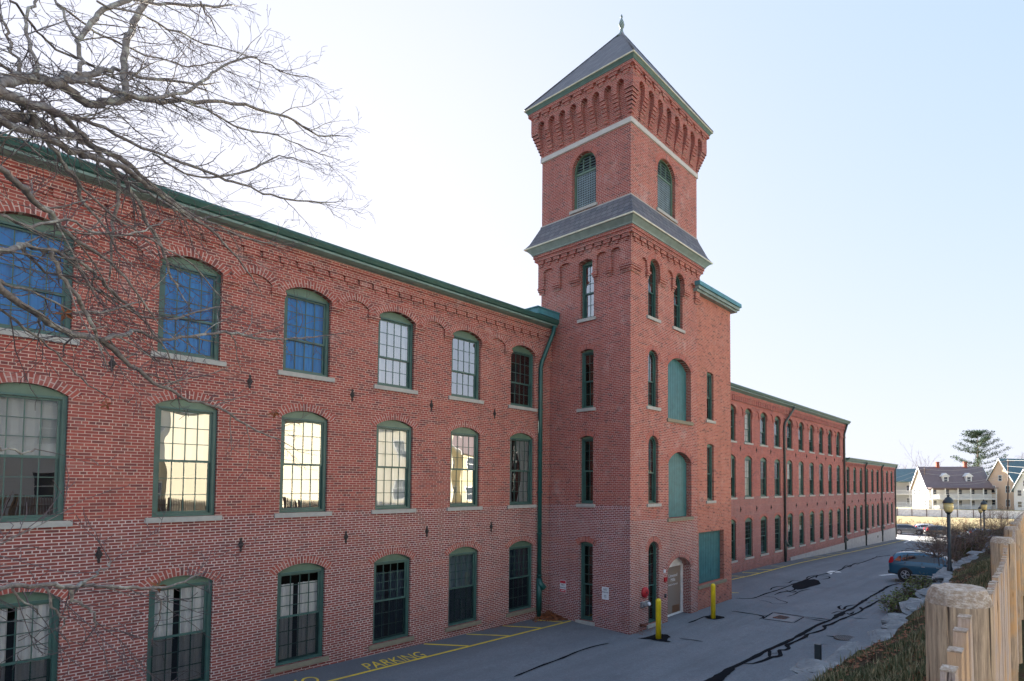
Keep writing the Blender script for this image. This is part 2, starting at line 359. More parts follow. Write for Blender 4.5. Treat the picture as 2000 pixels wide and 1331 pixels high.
def window_meshes(k):
    """k: dict w,h,r,mid,cols,ru,rl,round,rec,sillk,archk,cmat"""
    w,h,r,mid,rec=k['w'],k['h'],k['r'],k['mid'],k['rec']; cas=k.get('cas',.075); ins=.003
    out={}
    c=MB(); W=w-2*ins
    if k['round']:
        o=archloop(W,h,W/2,0,.004); i_=archloop(W-2*cas,h-cas,(W-2*cas)/2,0,cas*.9)
        c.ring(o,i_,LOC,rec,rec+.10)
    else:
        # jambs, bottom rail, head board filling the arch
        c.box(-W/2,-W/2+cas,rec,rec+.13,.004,h,0); c.box(W/2-cas,W/2,rec,rec+.13,.004,h,0)
        c.box(-W/2+cas,W/2-cas,rec+.002,rec+.13,.004,cas*.95,0)
        top=[(-W/2,h-cas*.4),(W/2,h-cas*.4)]+([(W/2,h)]+arc(W,r-.004,0,h)[1:-1]+[(-W/2,h)] if r>0 else [(W/2,h+.0),(-W/2,h+.0)])
        c.prism(top,LOC,rec+.02,rec+.13,1)
        c.box(-W/2+cas,W/2-cas,rec-.012,rec+.018,h-cas*.5-.03,h-cas*.5+.02,0)
    # stops (thin inner bead)
    c.box(-W/2+cas,-W/2+cas+.015,rec+.02,rec+.06,cas,h-cas*.5,0); c.box(W/2-cas-.015,W/2-cas,rec+.02,rec+.06,cas,h-cas*.5,0)
    out['window']=c.mesh('window',[MAT['green'],MAT['green2']])
    gx=W/2-cas-.016; z0=cas*.95+.003; z1=h-cas*.5-.032 if not k['round'] else h+ (W-2*cas)/2
    g=MB(); mt=.017
    def sash(zb,zt,y,rows,rnd=False):
        m=MB(); st=.042; Z1=zt if not rnd else h
        m.box(-gx,-gx+st,y,y+.035,zb,Z1); m.box(gx-st,gx,y,y+.035,zb,Z1)
        m.box(-gx+st,gx-st,y+.001,y+.034,zb,zb+.055)
        if not rnd: m.box(-gx+st,gx-st,y+.001,y+.034,zt-.045,zt)
        else:
            o=arc(2*gx,gx-.002,0,h); i_=arc(2*gx-2*st,gx-st-.002,0,h)
            for a in range(len(o)-1):
                A=[LOC(*o[a],y),LOC(*i_[a],y),LOC(*i_[a+1],y),LOC(*o[a+1],y)]; B=[LOC(*o[a],y+.035),LOC(*i_[a],y+.035),LOC(*i_[a+1],y+.035),LOC(*o[a+1],y+.035)]
                m.face(A[::-1]); m.face([A[1],B[1],B[2],A[2]])
        cols=k['cols']; ih=zt-zb-.1
        for q in range(1,cols):
            x=-gx+st+(2*gx-2*st)*q/cols; m.box(x-mt/2,x+mt/2,y+.006,y+.03,zb+.05,(zt-.04 if not rnd else h+math.sqrt(max(0,(gx-st)**2-x*x))))
        for q in range(1,rows):
            z=zb+.055+ih*q/rows; m.box(-gx+st,gx-st,y+.007,y+.029,z-mt/2,z+mt/2)
        return m
    ys=rec+.045; yl=rec+.085; zt=z1
    up_=sash(mid-.02,zt,ys,k['ru'],k['round']); lo=sash(z0,mid+.025,yl,k['rl'])
    out['sash']=up_.mesh('sash',MAT['green']); out['sash_low']=lo.mesh('sash',MAT['green'])
    if k['round']:
        g.face([LOC(u,z,ys+.02) for u,z in [(-gx+.01,mid),(gx-.01,mid)]+arc(2*gx-.02,gx-.01,0,h)])
    else: g.face([(-gx+.01,ys+.02,mid),(gx-.01,ys+.02,mid),(gx-.01,ys+.02,zt-.01),(-gx+.01,ys+.02,zt-.01)])
    g.face([(-gx+.01,yl+.02,z0+.01),(gx-.01,yl+.02,z0+.01),(gx-.01,yl+.02,mid+.02),(-gx+.01,yl+.02,mid+.02)])
    out['glass']=g
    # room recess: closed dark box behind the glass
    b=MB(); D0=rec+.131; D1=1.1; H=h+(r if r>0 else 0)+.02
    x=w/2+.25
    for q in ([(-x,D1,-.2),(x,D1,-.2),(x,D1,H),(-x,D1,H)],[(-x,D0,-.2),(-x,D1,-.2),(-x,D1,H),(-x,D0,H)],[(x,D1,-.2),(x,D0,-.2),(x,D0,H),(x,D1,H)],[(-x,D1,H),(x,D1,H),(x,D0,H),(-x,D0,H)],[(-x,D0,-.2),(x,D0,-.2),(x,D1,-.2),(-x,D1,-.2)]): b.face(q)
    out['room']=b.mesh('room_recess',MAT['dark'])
    s=MB(); sh=.125
    s.box(-w/2-.12,w/2+.12,-.065,rec+.03,-sh,-.001); out['sill']=s
    if r>0:
        a=MB(); ringuv(a,w,r,.2,k.get('ay',-.006),.03,h); out['arch']=a
    return out
def curtain_mesh(kind,w,h,rec):
    m=MB(); y=rec+.150
    def drape(x0,x1,z0,z1,n,amp=.03,pull=0,side=0):
        amp=min(amp,.022); N=n*4; rows=6 if pull else 1
        for j in range(rows):
            for i in range(N):
                def P(i,j):
                    a=i/N; f=1-j/rows; z=z0+(z1-z0)*f
                    q=abs(f-.42); wd=1-pull*max(0,1-q*2.2)
                    xx=x0+(x1-x0)*a*wd if side<=0 else x1-(x1-x0)*(1-a)*wd
                    return (xx,y+amp*math.sin(a*n*2*PI)+.4*amp*math.sin(a*n*5.1+1),z)
                m.face([P(i,j+1),P(i+1,j+1),P(i+1,j),P(i,j)],smooth=True)
    W=w/2-.05
    if kind in('white','blue','grey'): drape(-W,W,.05,h,7)
    elif kind=='split': drape(-W,-.1,.05,h,5); drape(.03,W,.05,h,5)
    elif kind=='lowhead': drape(-W,-.12,.05,h-.35,5); drape(.0,W,.05,h-.35,5)
    elif kind=='half': drape(-W,W,h*.5,h,5,.01)
    elif kind=='drape': drape(-W,-W*.6,.05,h,2); drape(-.1,W,.05,h,4,.03,.45,1)
    return m
cnt=[0]
def add_window(parent,key,k,M,curtain=None,glassm='glass',cm='curtain',label=None,archm='brick_arch',sillm='stone',arch=True):
    ms=cached(('w',key),lambda:window_meshes(k))
    o=bpy.data.objects.new('window',ms['window']); place(o,parent,M)
    if label:o['label']=label
    def sub(name,me): q=bpy.data.objects.new(name,me); place(q,o,M); return q
    sub('sash',ms['sash']); sub('sash',ms['sash_low']); sub('room_recess',ms['room'])
    sub('glass_panes',cached(('g',key,glassm),lambda:ms['glass'].mesh('glass_panes',MAT[glassm])))
    sub('sill',cached(('s',key,sillm),lambda:ms['sill'].mesh('sill',MAT[sillm])))
    if k['r']>0 and arch: sub('brick_arch',cached(('a',key,archm),lambda:ms['arch'].mesh('brick_arch',MAT[archm])))
    if key=='C' and k['w']==1.2: sub('insect_screen',cached(('scr',key),lambda:(lambda q:(q.face([(-.53,k['rec']+.075,.08),(.53,k['rec']+.075,.08),(.53,k['rec']+.075,k['mid']-.03),(-.53,k['rec']+.075,k['mid']-.03)]),q.mesh('insect_screen',MAT['screen']))[1])(MB())))
    if curtain: sub('curtain',cached(('c',key,curtain,cm),lambda:curtain_mesh(curtain,k['w'],k['h'],k['rec']).mesh('curtain',MAT[cm])))
    return o
def FW(x,z,y=0): return Matrix.Translation((x,y,z))
def LW(x,s,z): return Matrix.Translation((x,s,z))@Matrix.Rotation(-PI/2,4,'Z')
ROWA=dict(w=1.2,h=2.2,r=.22,mid=.93,cols=4,ru=3,rl=2,round=False,rec=.10)
ROWA_S=dict(ROWA); ROWA_S['ay']=-.066
ROWB=dict(w=1.2,h=2.62,r=.2,mid=1.32,cols=4,ru=3,rl=3,round=False,rec=.08)
ROWC=dict(w=1.2,h=2.49,r=.2,mid=1.26,cols=4,ru=4,rl=3,round=False,rec=.08)
ZA,ZB,ZC=3.15,-.70,-4.79
# ------------------------------------------------------------------ mill wings
def plates(parent,pts,M0=None):
    for x,z in pts:
        m=MB(); m.prism([(0,-.16),(.075,0),(0,.16),(-.075,0)],FRONT(0),-.03,0); m.prism([(0,-.09),(.05,0),(0,.09),(-.05,0)],FRONT(0),-.05,-.03)
        m.lathe([(.03,0),(.03,.04)],(0,0,0),8)
        for i in range(len(m.v)-16,len(m.v)): v=m.v[i]; m.v[i]=(v[0],-.05-v[2],v[1])
        m.prism([(-.03,.13),(.03,.13),(.02,.2),(-.02,.2)],FRONT(0),-.03,0); m.prism([(-.02,-.22),(.02,-.22),(.03,-.13),(-.03,-.13)],FRONT(0),-.03,0)
        me=cached('plate',lambda:m.mesh('anchor_plate',MAT['iron']))
        place(bpy.data.objects.new('anchor_plate',me),parent,Matrix.Translation((x,0,z))@Matrix.Scale(.85,4))
def cornice(parent,x0,x1,zb,zt,out=.42,endcap=True):
    """grey-green box cornice with crown moulding under a dark green gutter"""
    m=MB(); prof=[(-.10,zb),(-.16,zb+.02),(-.17,zb+.1),(-out*.75,zt-.30),(-out,zt-.26),(-out,zt-.2),(0,zt-.2)]
    n=len(prof)
    for i in range(n-1):
        a,b=prof[i],prof[i+1]; m.face([(x0,a[0],a[1]),(x0,b[0],b[1]),(x1,b[0],b[1]),(x1,a[0],a[1])][::-1])
    for x in (x0,x1): m.face([(x,0.0,zb)]+[(x,a,b) for a,b in prof])
    m.build('cornice',MAT['cornice_old'],parent)
    g=MB(); p=[(-out+.02,zt-.198),(-out-.05,zt-.17),(-out-.10,zt-.06),(-out-.09,zt),(-out-.04,zt+.01),(-out+.08,zt-.02),(.3,zt+.03)]
    for i in range(len(p)-1):
        a,b=p[i],p[i+1]; g.face([(x0,a[0],a[1]),(x0,b[0],b[1]),(x1,b[0],b[1]),(x1,a[0],a[1])][::-1])
    for x in (x0,x1): g.face([(x,a,b) for a,b in p]+[(x,.3,zt-.198)])
    g.build('gutter',MAT['gutter'],parent)
def drain(parent,pts,mat,rad=.07,shoe=None):
    m=MB(); m.tube(pts,rad,8)
    if shoe:
        x,y,z=shoe; m.tube([(x,y,z+.22),(x+.02,y-.06,z+.06),(x+.12,y-.2,z-.12)],rad*1.35,8); m.tube([(x,y,z+.3),(x,y,z-.95)],rad*1.3,8)
    P=[Vector(p) for p in pts]
    for i in range(len(P)-1):
        d=P[i+1]-P[i]
        if d.length>3:
            for q in range(1,int(d.length//2)+1):
                c=P[i]+d*(q/(int(d.length//2)+1)); m.tube([c-Vector((0,0,.03)),c+Vector((0,0,.03))],rad*1.25,8)
    m.build('drainpipe',MAT[mat],parent)
def shell(parent,x0,x1,ztop,mat,depth=16,zb=-8,left=True,right=True):
    m=MB()
    m.face([(x0,depth,zb),(x0,depth,ztop),(x1,depth,ztop),(x1,depth,zb)])
    if left: m.face([(x0,0,zb),(x0,0,ztop),(x0,depth,ztop),(x0,depth,zb)])
    if right: m.face([(x1,0,zb),(x1,depth,zb),(x1,depth,ztop),(x1,0,ztop)])
    m.build('outer_wall',MAT[mat],parent)
    r=MB(); r.box(x0,x1,.31,depth+.3,ztop+.32,ztop+.45); r.build('roof',MAT['slate'],parent)
def corbel_slab(m,x0,x1,cents,w,hspring_w,rw,crown_b,zpb,ztop,y,blindw=None,mat=0,pitch_=2.598):
    """projecting arcade: notches over windows and blind arches between, pendants hanging to zpb"""
    lp=[]; bw=blindw or (pitch_-w-.64); F=FRONT(y)
    lp.append((x0,zpb if False else hspring_w))
    items=[]
    for c in cents: items.append((c,w,hspring_w,rw))
    for a,b in zip(cents,cents[1:]): items.append(((a+b)/2,bw,crown_b-.19,.19))
    items=[i for i in sorted(items) if i[0]-i[1]/2>x0+.05 and i[0]+i[1]/2<x1-.05]
    lp=[(x0,zpb)]
    for c,ww,hs,r in items:
        a=arc(ww,r,c,hs,10)[::-1]
        lp+=[(c-ww/2,zpb)]+a+[(c+ww/2,zpb)]
    lp.append((x1,zpb)); lp+=[(x1,ztop),(x0,ztop)]
    wall(m,lp,[],F,0,mat,outer_depth=-y)
    # stepped foot of each pendant
    xs=[x0]+[q for c,ww,_,_ in items for q in (c-ww/2,c+ww/2)]+[x1]
    for i in range(0,len(xs),2):
        a,b=xs[i],xs[i+1]
        if b-a<.12: continue
        m.box(a+.01,b-.01,y*.5,.02,zpb-.1,zpb-.002,mat)
        m.box(a-.015,b+.015,y-.035,.02,zpb+.05,zpb+.14,mat)
def dentils(m,x0,x1,z0,z1,y,pr=.08,step=.42,gap=.1,mat=0):
    x=x0+.05
    while x+step-gap<x1:
        m.box(x,x+step-gap,y-pr,y+.01,z0+.0677,z1,mat); m.box(x+.08,x+step-gap-.08,y-pr*.5,y+.01,z0-.03,z0+.067,mat); x+=step
    m.box(x0,x1,y-pr-.02,y+.01,z1+.002,z1+.2,mat); m.box(x0,x1,y-pr-.05,y+.01,z1+.203,z1+.33,mat)
# --- left wing
wing=empty('brick_mill_wing',(0,0,-5),label='long red brick mill wing with tall arched green windows left of the tower',cat='mill building')
cents=[-.69+2.598*c for c in range(-3,7)]
m=MB(); holes=[]
for c in cents:
    for z,k in ((ZA,ROWA),(ZB,ROWB),(ZC,ROWC)): holes.append(archloop(k['w'],k['h'],k['r'],c,z,10))
wall(m,[(-10.5,-7),(16.364,-7),(16.364,6.5),(-10.5,6.5)],holes,FRONT(0),.22)
corbel_slab(m,-10.5,16.36,cents,1.2,ZA+2.2,.22,5.58,5.13,6.44,-.06)
dentils(m,-10.5,16.36,5.98,6.2,-.06,.06,.42,.07)
m.build('front_wall',MAT['brick_low'],wing)
shell(wing,-10.5,16.36,6.5,'brick_low',right=False)
# blind arches over the panels between the windows
for a,b in zip(cents,cents[1:]):
    me=cached('blindarch',lambda:(lambda q:(ringuv(q,.758,.19,.2,-.066,-.02,0),q.mesh('blind_arch',MAT['brick_arch']))[1])(MB()))
    place(bpy.data.objects.new('blind_arch',me),wing,Matrix.Translation(((a+b)/2,0,5.39)))
cur={6:dict(A=(None,'glass_dark','curtain'),B=('drape','glass_dark','curtain'),C=('grey','glass_screen','curtain_grey')),
 5:dict(A=(None,'glass_sky','curtain'),B=('white','glass_mirror','curtain'),C=('grey','glass_screen','curtain')),
 4:dict(A=('white','glass_sky','curtain'),B=('white','glass','curtain'),C=('lowhead','glass_screen','curtain_grey')),
 3:dict(A=('blue','glass_clear','curtain_blue'),B=(None,'glass_mirror','curtain'),C=('lowhead','glass_clear','curtain')),
 2:dict(A=('blue','glass_clear','curtain_blue'),B=('half','glass_mid','curtain'),C=('split','glass_clear','curtain')),  # row B: white half curtain added to stand in for a reflection up there
 1:dict(A=('blue','glass_clear','curtain_blue'),B=('half','glass_mid','curtain'),C=('split','glass_clear','curtain'))}  # row B's half curtain likewise imitates the bright reflection in the upper sash
for i,c in enumerate(cents):
    col=i-3; d=cur.get(col,cur[4])
    for nm,z,k in (('A',ZA,ROWA_S),('B',ZB,ROWB),('C',ZC,ROWC)):
        cu,gm,cm=d[nm]
        lb={'blue':'green window with deep blue curtains behind the glass','white':'green window with closed white curtains','split':'green window with parted white curtains','drape':'green window with one white curtain tied back'}.get(cu)
        add_window(wing,nm,k,FW(c,z),cu,gm,cm,label=lb,sillm='sand' if nm=='C' else 'stone')
plates(wing,[(5.75-2.598+2.598*j,2.74) for j in range(-4,5)]+[(5.75-2.598+2.598*j-.1,-1.46) for j in range(-4,5)])
cornice(wing,-10.8,16.36,6.44,6.86,.42)
drain(wing,[(16.15,-.45,6.58),(16.12,-.42,6.3),(15.80,-.12,5.1),(15.75,-.1,4.8),(15.75,-.1,-5.2)],'pipe_dark',.085,shoe=(15.75,-.1,-3.95))
m=MB(); m.box(15.2,16.36,-.52,.3,6.88,7.12); m.box(15.15,16.362,-.56,.3,7.12,7.16); m.build('copper_flashing_box',MAT['cap'],wing)
# --- right wing
rw=empty('brick_mill_wing',(45,0,-5.9),label='three storey red brick mill wing right of the tower, with ten visible window bays',cat='mill building')
cents2=[32.465]+[34.942+2.4767*i for i in range(9)]
KA=dict(ROWA_S,w=1.14,h=2.15); KB=dict(ROWB,w=1.14); KC=dict(ROWC,w=1.14)
m=MB(); holes=[archloop(k['w'],k['h'],k['r'],c,z,8) for c in cents2 for z,k in ((3.02,KA),(ZB,KB),(ZC,KC))]
wall(m,[(24.45,-7.2),(57,-7.2),(57,6.3),(24.45,6.3)],holes,FRONT(0),.22)
corbel_slab(m,24.45,56.99,cents2,1.14,3.02+2.15,.22,5.36,4.85,6.2,-.06,pitch_=2.4767)
m.build('front_wall',MAT['brick_far'],rw)
m=MB(); x=24.6
while x<56.9: m.box(x,x+.2,-.17,-.04,5.68,6.02); x+=.3
m.box(24.45,57,-.19,-.05,6.02,6.22); m.build('dentil_course',MAT['brick_far'],rw)
rg=random.Random(3)
def rnd_win(p,nm,k,x,z,arch='brick_arch_plain'):
    q=rg.random(); cu,gm,cm=((None,'glass_mirror','curtain') if q<.35 else ('half','glass','curtain') if q<.55 else ('white','glass','curtain') if q<.7 else (None,'glass_dark','curtain'))
    if nm.startswith('C') and q>.3: cu,gm=None,'glass_screen'
    add_window(p,nm,k,FW(x,z),cu,gm,cm,archm=arch)
for c in cents2:
    rnd_win(rw,'A2',KA,c,3.02); rnd_win(rw,'B2',KB,c,ZB); rnd_win(rw,'C2',KC,c,ZC)
plates(rw,[(c+1.24,2.6) for c in cents2]+[(c+1.24,-1.5) for c in cents2])
cornice(rw,24.5,57.35,6.14,6.62,.42)
drain(rw,[(42.3,-.45,6.35),(42.3,-.42,6.2),(41.2,-.12,5.0),(41.1,-.1,4.7),(41.1,-.1,-5.8)],'pipe_far',.09,shoe=(41.1,-.1,-4.4))
drain(rw,[(56.7,-.35,6.3),(56.4,-.12,5.2),(56.4,-.1,-6.25)],'pipe_far',.10,shoe=(56.4,-.1,-5.2))
shell(rw,24.45,57,6.2,'brick_far',left=False)
m=MB(); m.box(42.2,57.0,-.07,.01,-7.4,-5.55); m.build('stone_foundation',MAT['found'],rw)
# --- far two storey annex
an=empty('brick_mill_annex',(68,0,-6.5),label='two storey red brick mill annex on a pale stone base, farthest down the row',cat='mill building')
c3=[57.927+2.3758*i for i in range(9)]
KB3=dict(ROWB,w=1.12,h=2.55); KC3=dict(ROWC,w=1.12,h=2.55)
m=MB(); holes=[archloop(1.12,2.55,.2,c,z,8) for c in c3 for z in (ZB+.02,ZC+.1)]
wall(m,[(57,-8),(78.55,-8),(78.55,2.8),(57,2.8)],holes,FRONT(0.0),.22); x=57.1
while x<78.4: m.box(x,x+.2,-.1,.01,2.15,2.4); x+=.32
m.box(57,78.55,-.13,.01,2.4,2.55); m.build('front_wall',MAT['brick_far'],an)
for c in c3: rnd_win(an,'B3',KB3,c,ZB+.02); rnd_win(an,'C3',KC3,c,ZC+.1)
plates(an,[(c+1.19,-1.5) for c in c3[:-1]])
cornice(an,57.02,78.85,2.5,2.95,.35)
for x in (63.95,71.25,78.45): drain(an,[(x,-.38,2.7),(x,-.14,2.2),(x,-.12,-6.6)],'pipe_far',.09,shoe=(x,-.12,-4.9) if x<75 else None)
m=MB(); m.box(57.01,78.62,-.08,.01,-8,-5.35); m.box(69.0,69.4,-.085,.01,-6.0,-5.75,1); m.build('stone_foundation',[MAT['found'],MAT['dark']],an)
shell(an,57.0,78.55,2.55,'brick_far',left=False,depth=14)
# ------------------------------------------------------------------ tower
XL,XR,YF,YB=16.364,21.148,-4.24,.557
TC=((XL+XR)/2,(YF+YB)/2)
tw=empty('brick_tower',(TC[0],TC[1],-5.4),label='tall square red brick stair tower with slate pyramid roof and green finial',cat='tower')
FL,FF,FR,FB=LEFT(XL),FRONT(YF),RIGHT(XR),BACK(YB)
TWL=[('TA',dict(w=.72,h=2.25,r=.09,mid=1.05,cols=2,ru=3,rl=2,round=False,rec=.12),6.68),
     ('TB',dict(w=.72,h=2.27,r=.08,mid=1.08,cols=2,ru=3,rl=2,round=False,rec=.12),3.10),
     ('TC',dict(w=.72,h=2.58,r=.09,mid=1.28,cols=2,ru=3,rl=2,round=False,rec=.12),-.66),
     ('TD',dict(w=.72,h=2.98,r=.08,mid=1.38,cols=2,ru=4,rl=3,round=False,rec=.12),-5.20)]
TWF=[('FA',17.81,.68,6.68,2.33),('FA',19.63,.68,6.68,2.33),('FB',17.81,.68,3.14,2.26),('FC',17.83,.68,-.65,2.66),('FD',17.84,.70,-5.27,3.15)]
SC=-2.04
m=MB(); hl=[archloop(k['w'],k['h'],k['r'],-SC,z,8) for _,k,z in TWL]
m2=MB(); hf=[archloop(w_,H-w_/2,w_/2,x,z,14) for _,x,w_,z,H in TWF]
DOORS=[(19.735,1.80,2.80,2.62,.42),(19.76,1.77,-1.27,2.73,.42)]
hf+=[archloop(w_,H-r-.0,r,x,z,14) for x,w_,z,H,r in DOORS]
ENT=(19.69,1.78,-5.9,5.9-3.36,.44); hf.append(archloop(ENT[1],ENT[3],ENT[4],ENT[0],ENT[2],14))
hl2=archloop(1.30,1.66,.63,-TC[1],11.22,16); hf2=archloop(1.30,1.66,.63,TC[0],11.22,16)
zl,zu=-6.3,9.9
wall(m,[(-YB,zl),(-YF,zl),(-YF,zu),(-YB,zu)],hl,FL,.3)
wall(m2,[(XL,zl),(XR,zl),(XR,zu),(XL,zu)],hf,FF,.42)
wall(m,[(-YB,zu),(-YF,zu),(-YF,14.3),(-YB,14.3)],[hl2],FL,.3); wall(m2,[(XL,zu),(XR,zu),(XR,14.3),(XL,14.3)],[hf2],FF,.3)
# back faces, upper bell stage open to view only as plain brick
m.face([FB(-XR,-6,0),FB(-XL,-6,0),FB(-XL,16,0),FB(-XR,16,0)]); m.face([FR(YF,-6,0),FR(YB,-6,0),FR(YB,16,0),FR(YF,16,0)])
# arcade slab below the first cornice
def slabpath(u0,u1,items,zpb,zt,F,mm,out=.10):
    lp=[(u0,zpb)]; xs=[u0]
    for c,ww,hs,r in sorted(items):
        a=arc(ww,r,c,hs,8)[::-1]; lp+=[(c-ww/2,zpb)]+a+[(c+ww/2,zpb)]; xs+=[c-ww/2,c+ww/2]
    lp+=[(u1,zpb),(u1,zt),(u0,zt)]; xs.append(u1)
    G=lambda u,z,d:F(u,z,d-out)
    wall(mm,lp,[],G,0,0,outer_depth=out)
    for i in range(0,len(xs),2):
        a,b=xs[i],xs[i+1]
        def bx(u0_,u1_,z0,z1,o):
            mm.prism([(u0_,z0),(u1_,z0),(u1_,z1),(u0_,z1)],F,-o,.02)
        bx(a+.012,b-.012,zpb-.10,zpb-.002,out*.5)
        bx(max(u0+.0,a-.03),min(u1,b+.03),zpb+.08,zpb+.16,out+.04)
itL=[(.93,.56),(-.03,.56)]; 
itemsL=[(-s,w_,9.06,.10) for s,w_ in ((.05,.58),(-.90,.58),(-2.04,.74),(-2.86,.50),(-3.58,.44))]
itemsL=[(c,w_,(8.93 if abs(w_-.74)<.01 else 9.04),.09) for c,w_,_,_ in itemsL]
itemsF=[(17.09,.42,8.62,.21),(17.81,.70,8.67,.345),(18.86,.46,8.66,.23),(19.63,.70,8.67,.345),(20.64,.50,8.64,.25)]
slabpath(-YB-.097,-YF+.097,itemsL,8.22,9.5,FL,m); slabpath(XL-.097,XR+.097,itemsF,8.22,9.5,FF,m2)
def around(mm,o0,z0,o1,z1,mi=0,faces='LFRB',step=None):
    """skin between two square loops offset o0@z0 and o1@z1"""
    A=[(XL-o0,YF-o0,z0),(XR+o0,YF-o0,z0),(XR+o0,YB+o0,z0),(XL-o0,YB+o0,z0)]; B=[(XL-o1,YF-o1,z1),(XR+o1,YF-o1,z1),(XR+o1,YB+o1,z1),(XL-o1,YB+o1,z1)]
    for i in range(4):
        j=(i+1)%4; mm.face([A[i],A[j],B[j],B[i]],mi)
def pro(mm,pts,mi=0):
    for a,b in zip(pts,pts[1:]): around(mm,a[0],a[1],b[0],b[1],mi)
def dent(F,mm,u0,u1,z0,z1,o,pr,step,gap):
    n=round((u1-u0)/step); st=(u1-u0)/n
    for i in range(n):
        a=u0+i*st+gap/2; b=a+st-gap
        mm.prism([(a,z0+.07),(b,z0+.07),(b,z1),(a,z1)],F,-o-pr,-o+.01); mm.prism([(a+.1,z0-.05),(b-.1,z0-.05),(b-.1,z0+.068),(a+.1,z0+.068)],F,-o-pr*.55,-o+.01)
dent(FL,m,-YB-.1,-YF+.1,9.30,9.50,.10,.08,.44,.11); dent(FF,m2,XL-.1,XR+.1,9.30,9.50,.10,.08,.44,.11)
m.build('left_wall',MAT['brick_tower'],tw); m2.build('front_wall',MAT['brick_front'],tw)
m=MB(); pro(m,[(.1,9.5),(.21,9.5),(.21,9.63),(.25,9.63),(.25,9.76),(.2,9.76)]); m.build('corbel_course',MAT['brick_tower'],tw)
m=MB(); pro(m,[(.2,9.76),(.29,9.76),(.30,9.80),(.33,9.84),(.47,9.98),(.50,9.985),(.2,9.985)]); pro(m,[(.50,9.985),(.53,9.985),(.53,10.04),(.45,10.045)],1); m.build('cornice',[MAT['copper'],MAT['gold']],tw)
m=MB(); pro(m,[(.50,10.05),(.36,10.25),(.02,11.03)]); m.build('skirt_roof',MAT['slate'],tw)
m=MB(); pro(m,[(.05,11.0),(.03,11.06),(-.01,11.07)]); m.build('flashing',MAT['stone'],tw)
m=MB(); pro(m,[(-.01,13.82),(.055,13.83),(.055,14.02),(-.01,14.03)]); m.build('belt_course',MAT['belt'],tw)
# machicolated head
NA=8; o_=.34; zf0,zf1,zsp,zt=14.03,15.05,15.22,15.72
m=MB()
for F,u0,u1 in ((FL,-YB,-YF),(FF,XL,XR),(FR,YF,YB),(FB,-XR,-XL)):
    c0=(u0+u1)/2; st=.61; aw=.36
    items=[(c0+(i-(NA-1)/2)*st,aw,zsp,aw/2) for i in range(NA)]
    lp=[(u0-o_,zf1)]
    for c,ww,hs,r in items: lp+=[(c-ww/2,zf1)]+arc(ww,r,c,hs,8)[::-1]+[(c+ww/2,zf1)]
    lp+=[(u1+o_,zf1),(u1+o_,zt),(u0-o_,zt)]
    G=lambda u,z,d,F=F:F(u,z,d-o_)
    lp=[(max(u0-o_+.003,min(u1+o_-.003,a_)),b_) for a_,b_ in lp]; wall(m,lp,[],G,0,0,outer_depth=o_)
    edges=[u0-o_]+[q for c,ww,_,_ in items for q in (c-ww/2,c+ww/2)]+[u1+o_]
    nst=8
    for i in range(0,len(edges),2):
        a,b=edges[i],edges[i+1]; first=i==0; last=i==len(edges)-2
        for s in range(nst):
            z0=zf0+(zf1-zf0)*s/nst; z1=zf0+(zf1-zf0)*(s+1)/nst; of=o_*(s+1)/nst*.98
            A=(u0-of+.003) if first else a; B=(u1+of-.003) if last else b
            m.prism([(A,z0),(B,z0),(B,z1),(A,z1)],F,-of,.02)
    for c,ww,_,_ in items:
        for (oa,za),(ob,zb_) in (((.01,zf0),(.15,zf1)),((.15,zf1),(.16,zt))): m.face([F(c-ww/2,za,-oa),F(c+ww/2,za,-oa),F(c+ww/2,zb_,-ob),F(c-ww/2,zb_,-ob)])
    dent(F,m,u0-o_,u1+o_,15.55,15.72,o_,.07,.6,.16)
pro(m,[(o_,15.72),(o_+.09,15.722),(o_+.09,15.86),(o_,15.86)])
m.build('machicolated_head',MAT['brick_tower'],tw)
m=MB(); pro(m,[(o_,15.86),(.45,15.86),(.46,15.90),(.53,15.99),(.3,15.99)],0); pro(m,[(.53,15.99),(.56,15.99),(.56,16.035),(.5,16.04)],1); m.build('cornice',[MAT['copper_dark'],MAT['gold']],tw)
m=MB(); ap=(TC[0],TC[1],20.12); c4=[(XL-.55,YF-.55,16.04),(XR+.55,YF-.55,16.04),(XR+.55,YB+.55,16.04),(XL-.55,YB+.55,16.04)]
for i in range(4): m.face([c4[i],c4[(i+1)%4],ap])
roof=m.build('pyramid_roof',MAT['slate'],tw)
m=MB()
for i in range(4): m.tube([Vector(c4[i])+Vector((0,0,.02)),Vector(ap)],.035,5)
m.build('hip_flashing',MAT['slate'],roof)
m=MB(); m.lathe([(.30,-.36),(.16,-.16),(.09,-.02),(.07,.05),(.06,.16),(.10,.22),(.13,.34),(.10,.46),(.05,.58),(.03,.64),(.055,.70),(.02,.8)],(ap[0],ap[1],20.12),14); m.build('finial',MAT['copper'],roof)
# tower windows
for nm,k,z in TWL: add_window(tw,nm,k,LW(XL,SC,z),None,'glass_dark' if nm!='TA' else 'glass_sky',archm='brick_arch_plain',arch=True)
kk=0
for nm,x,w_,z,H in TWF:
    k=dict(w=w_,h=H-w_/2,r=w_/2,mid=H*.45,cols=2,ru=3,rl=2 if nm!='FD' else 3,round=True,rec=.12,cas=.06)
    if nm in('FA',): k['ay']=-.106
    if nm=='FD': k['ru']=4
    add_window(tw,nm,k,FW(x,z,YF),None,'glass_dark' if nm=='FD' else 'glass_mirror',archm='brick_arch_plain')
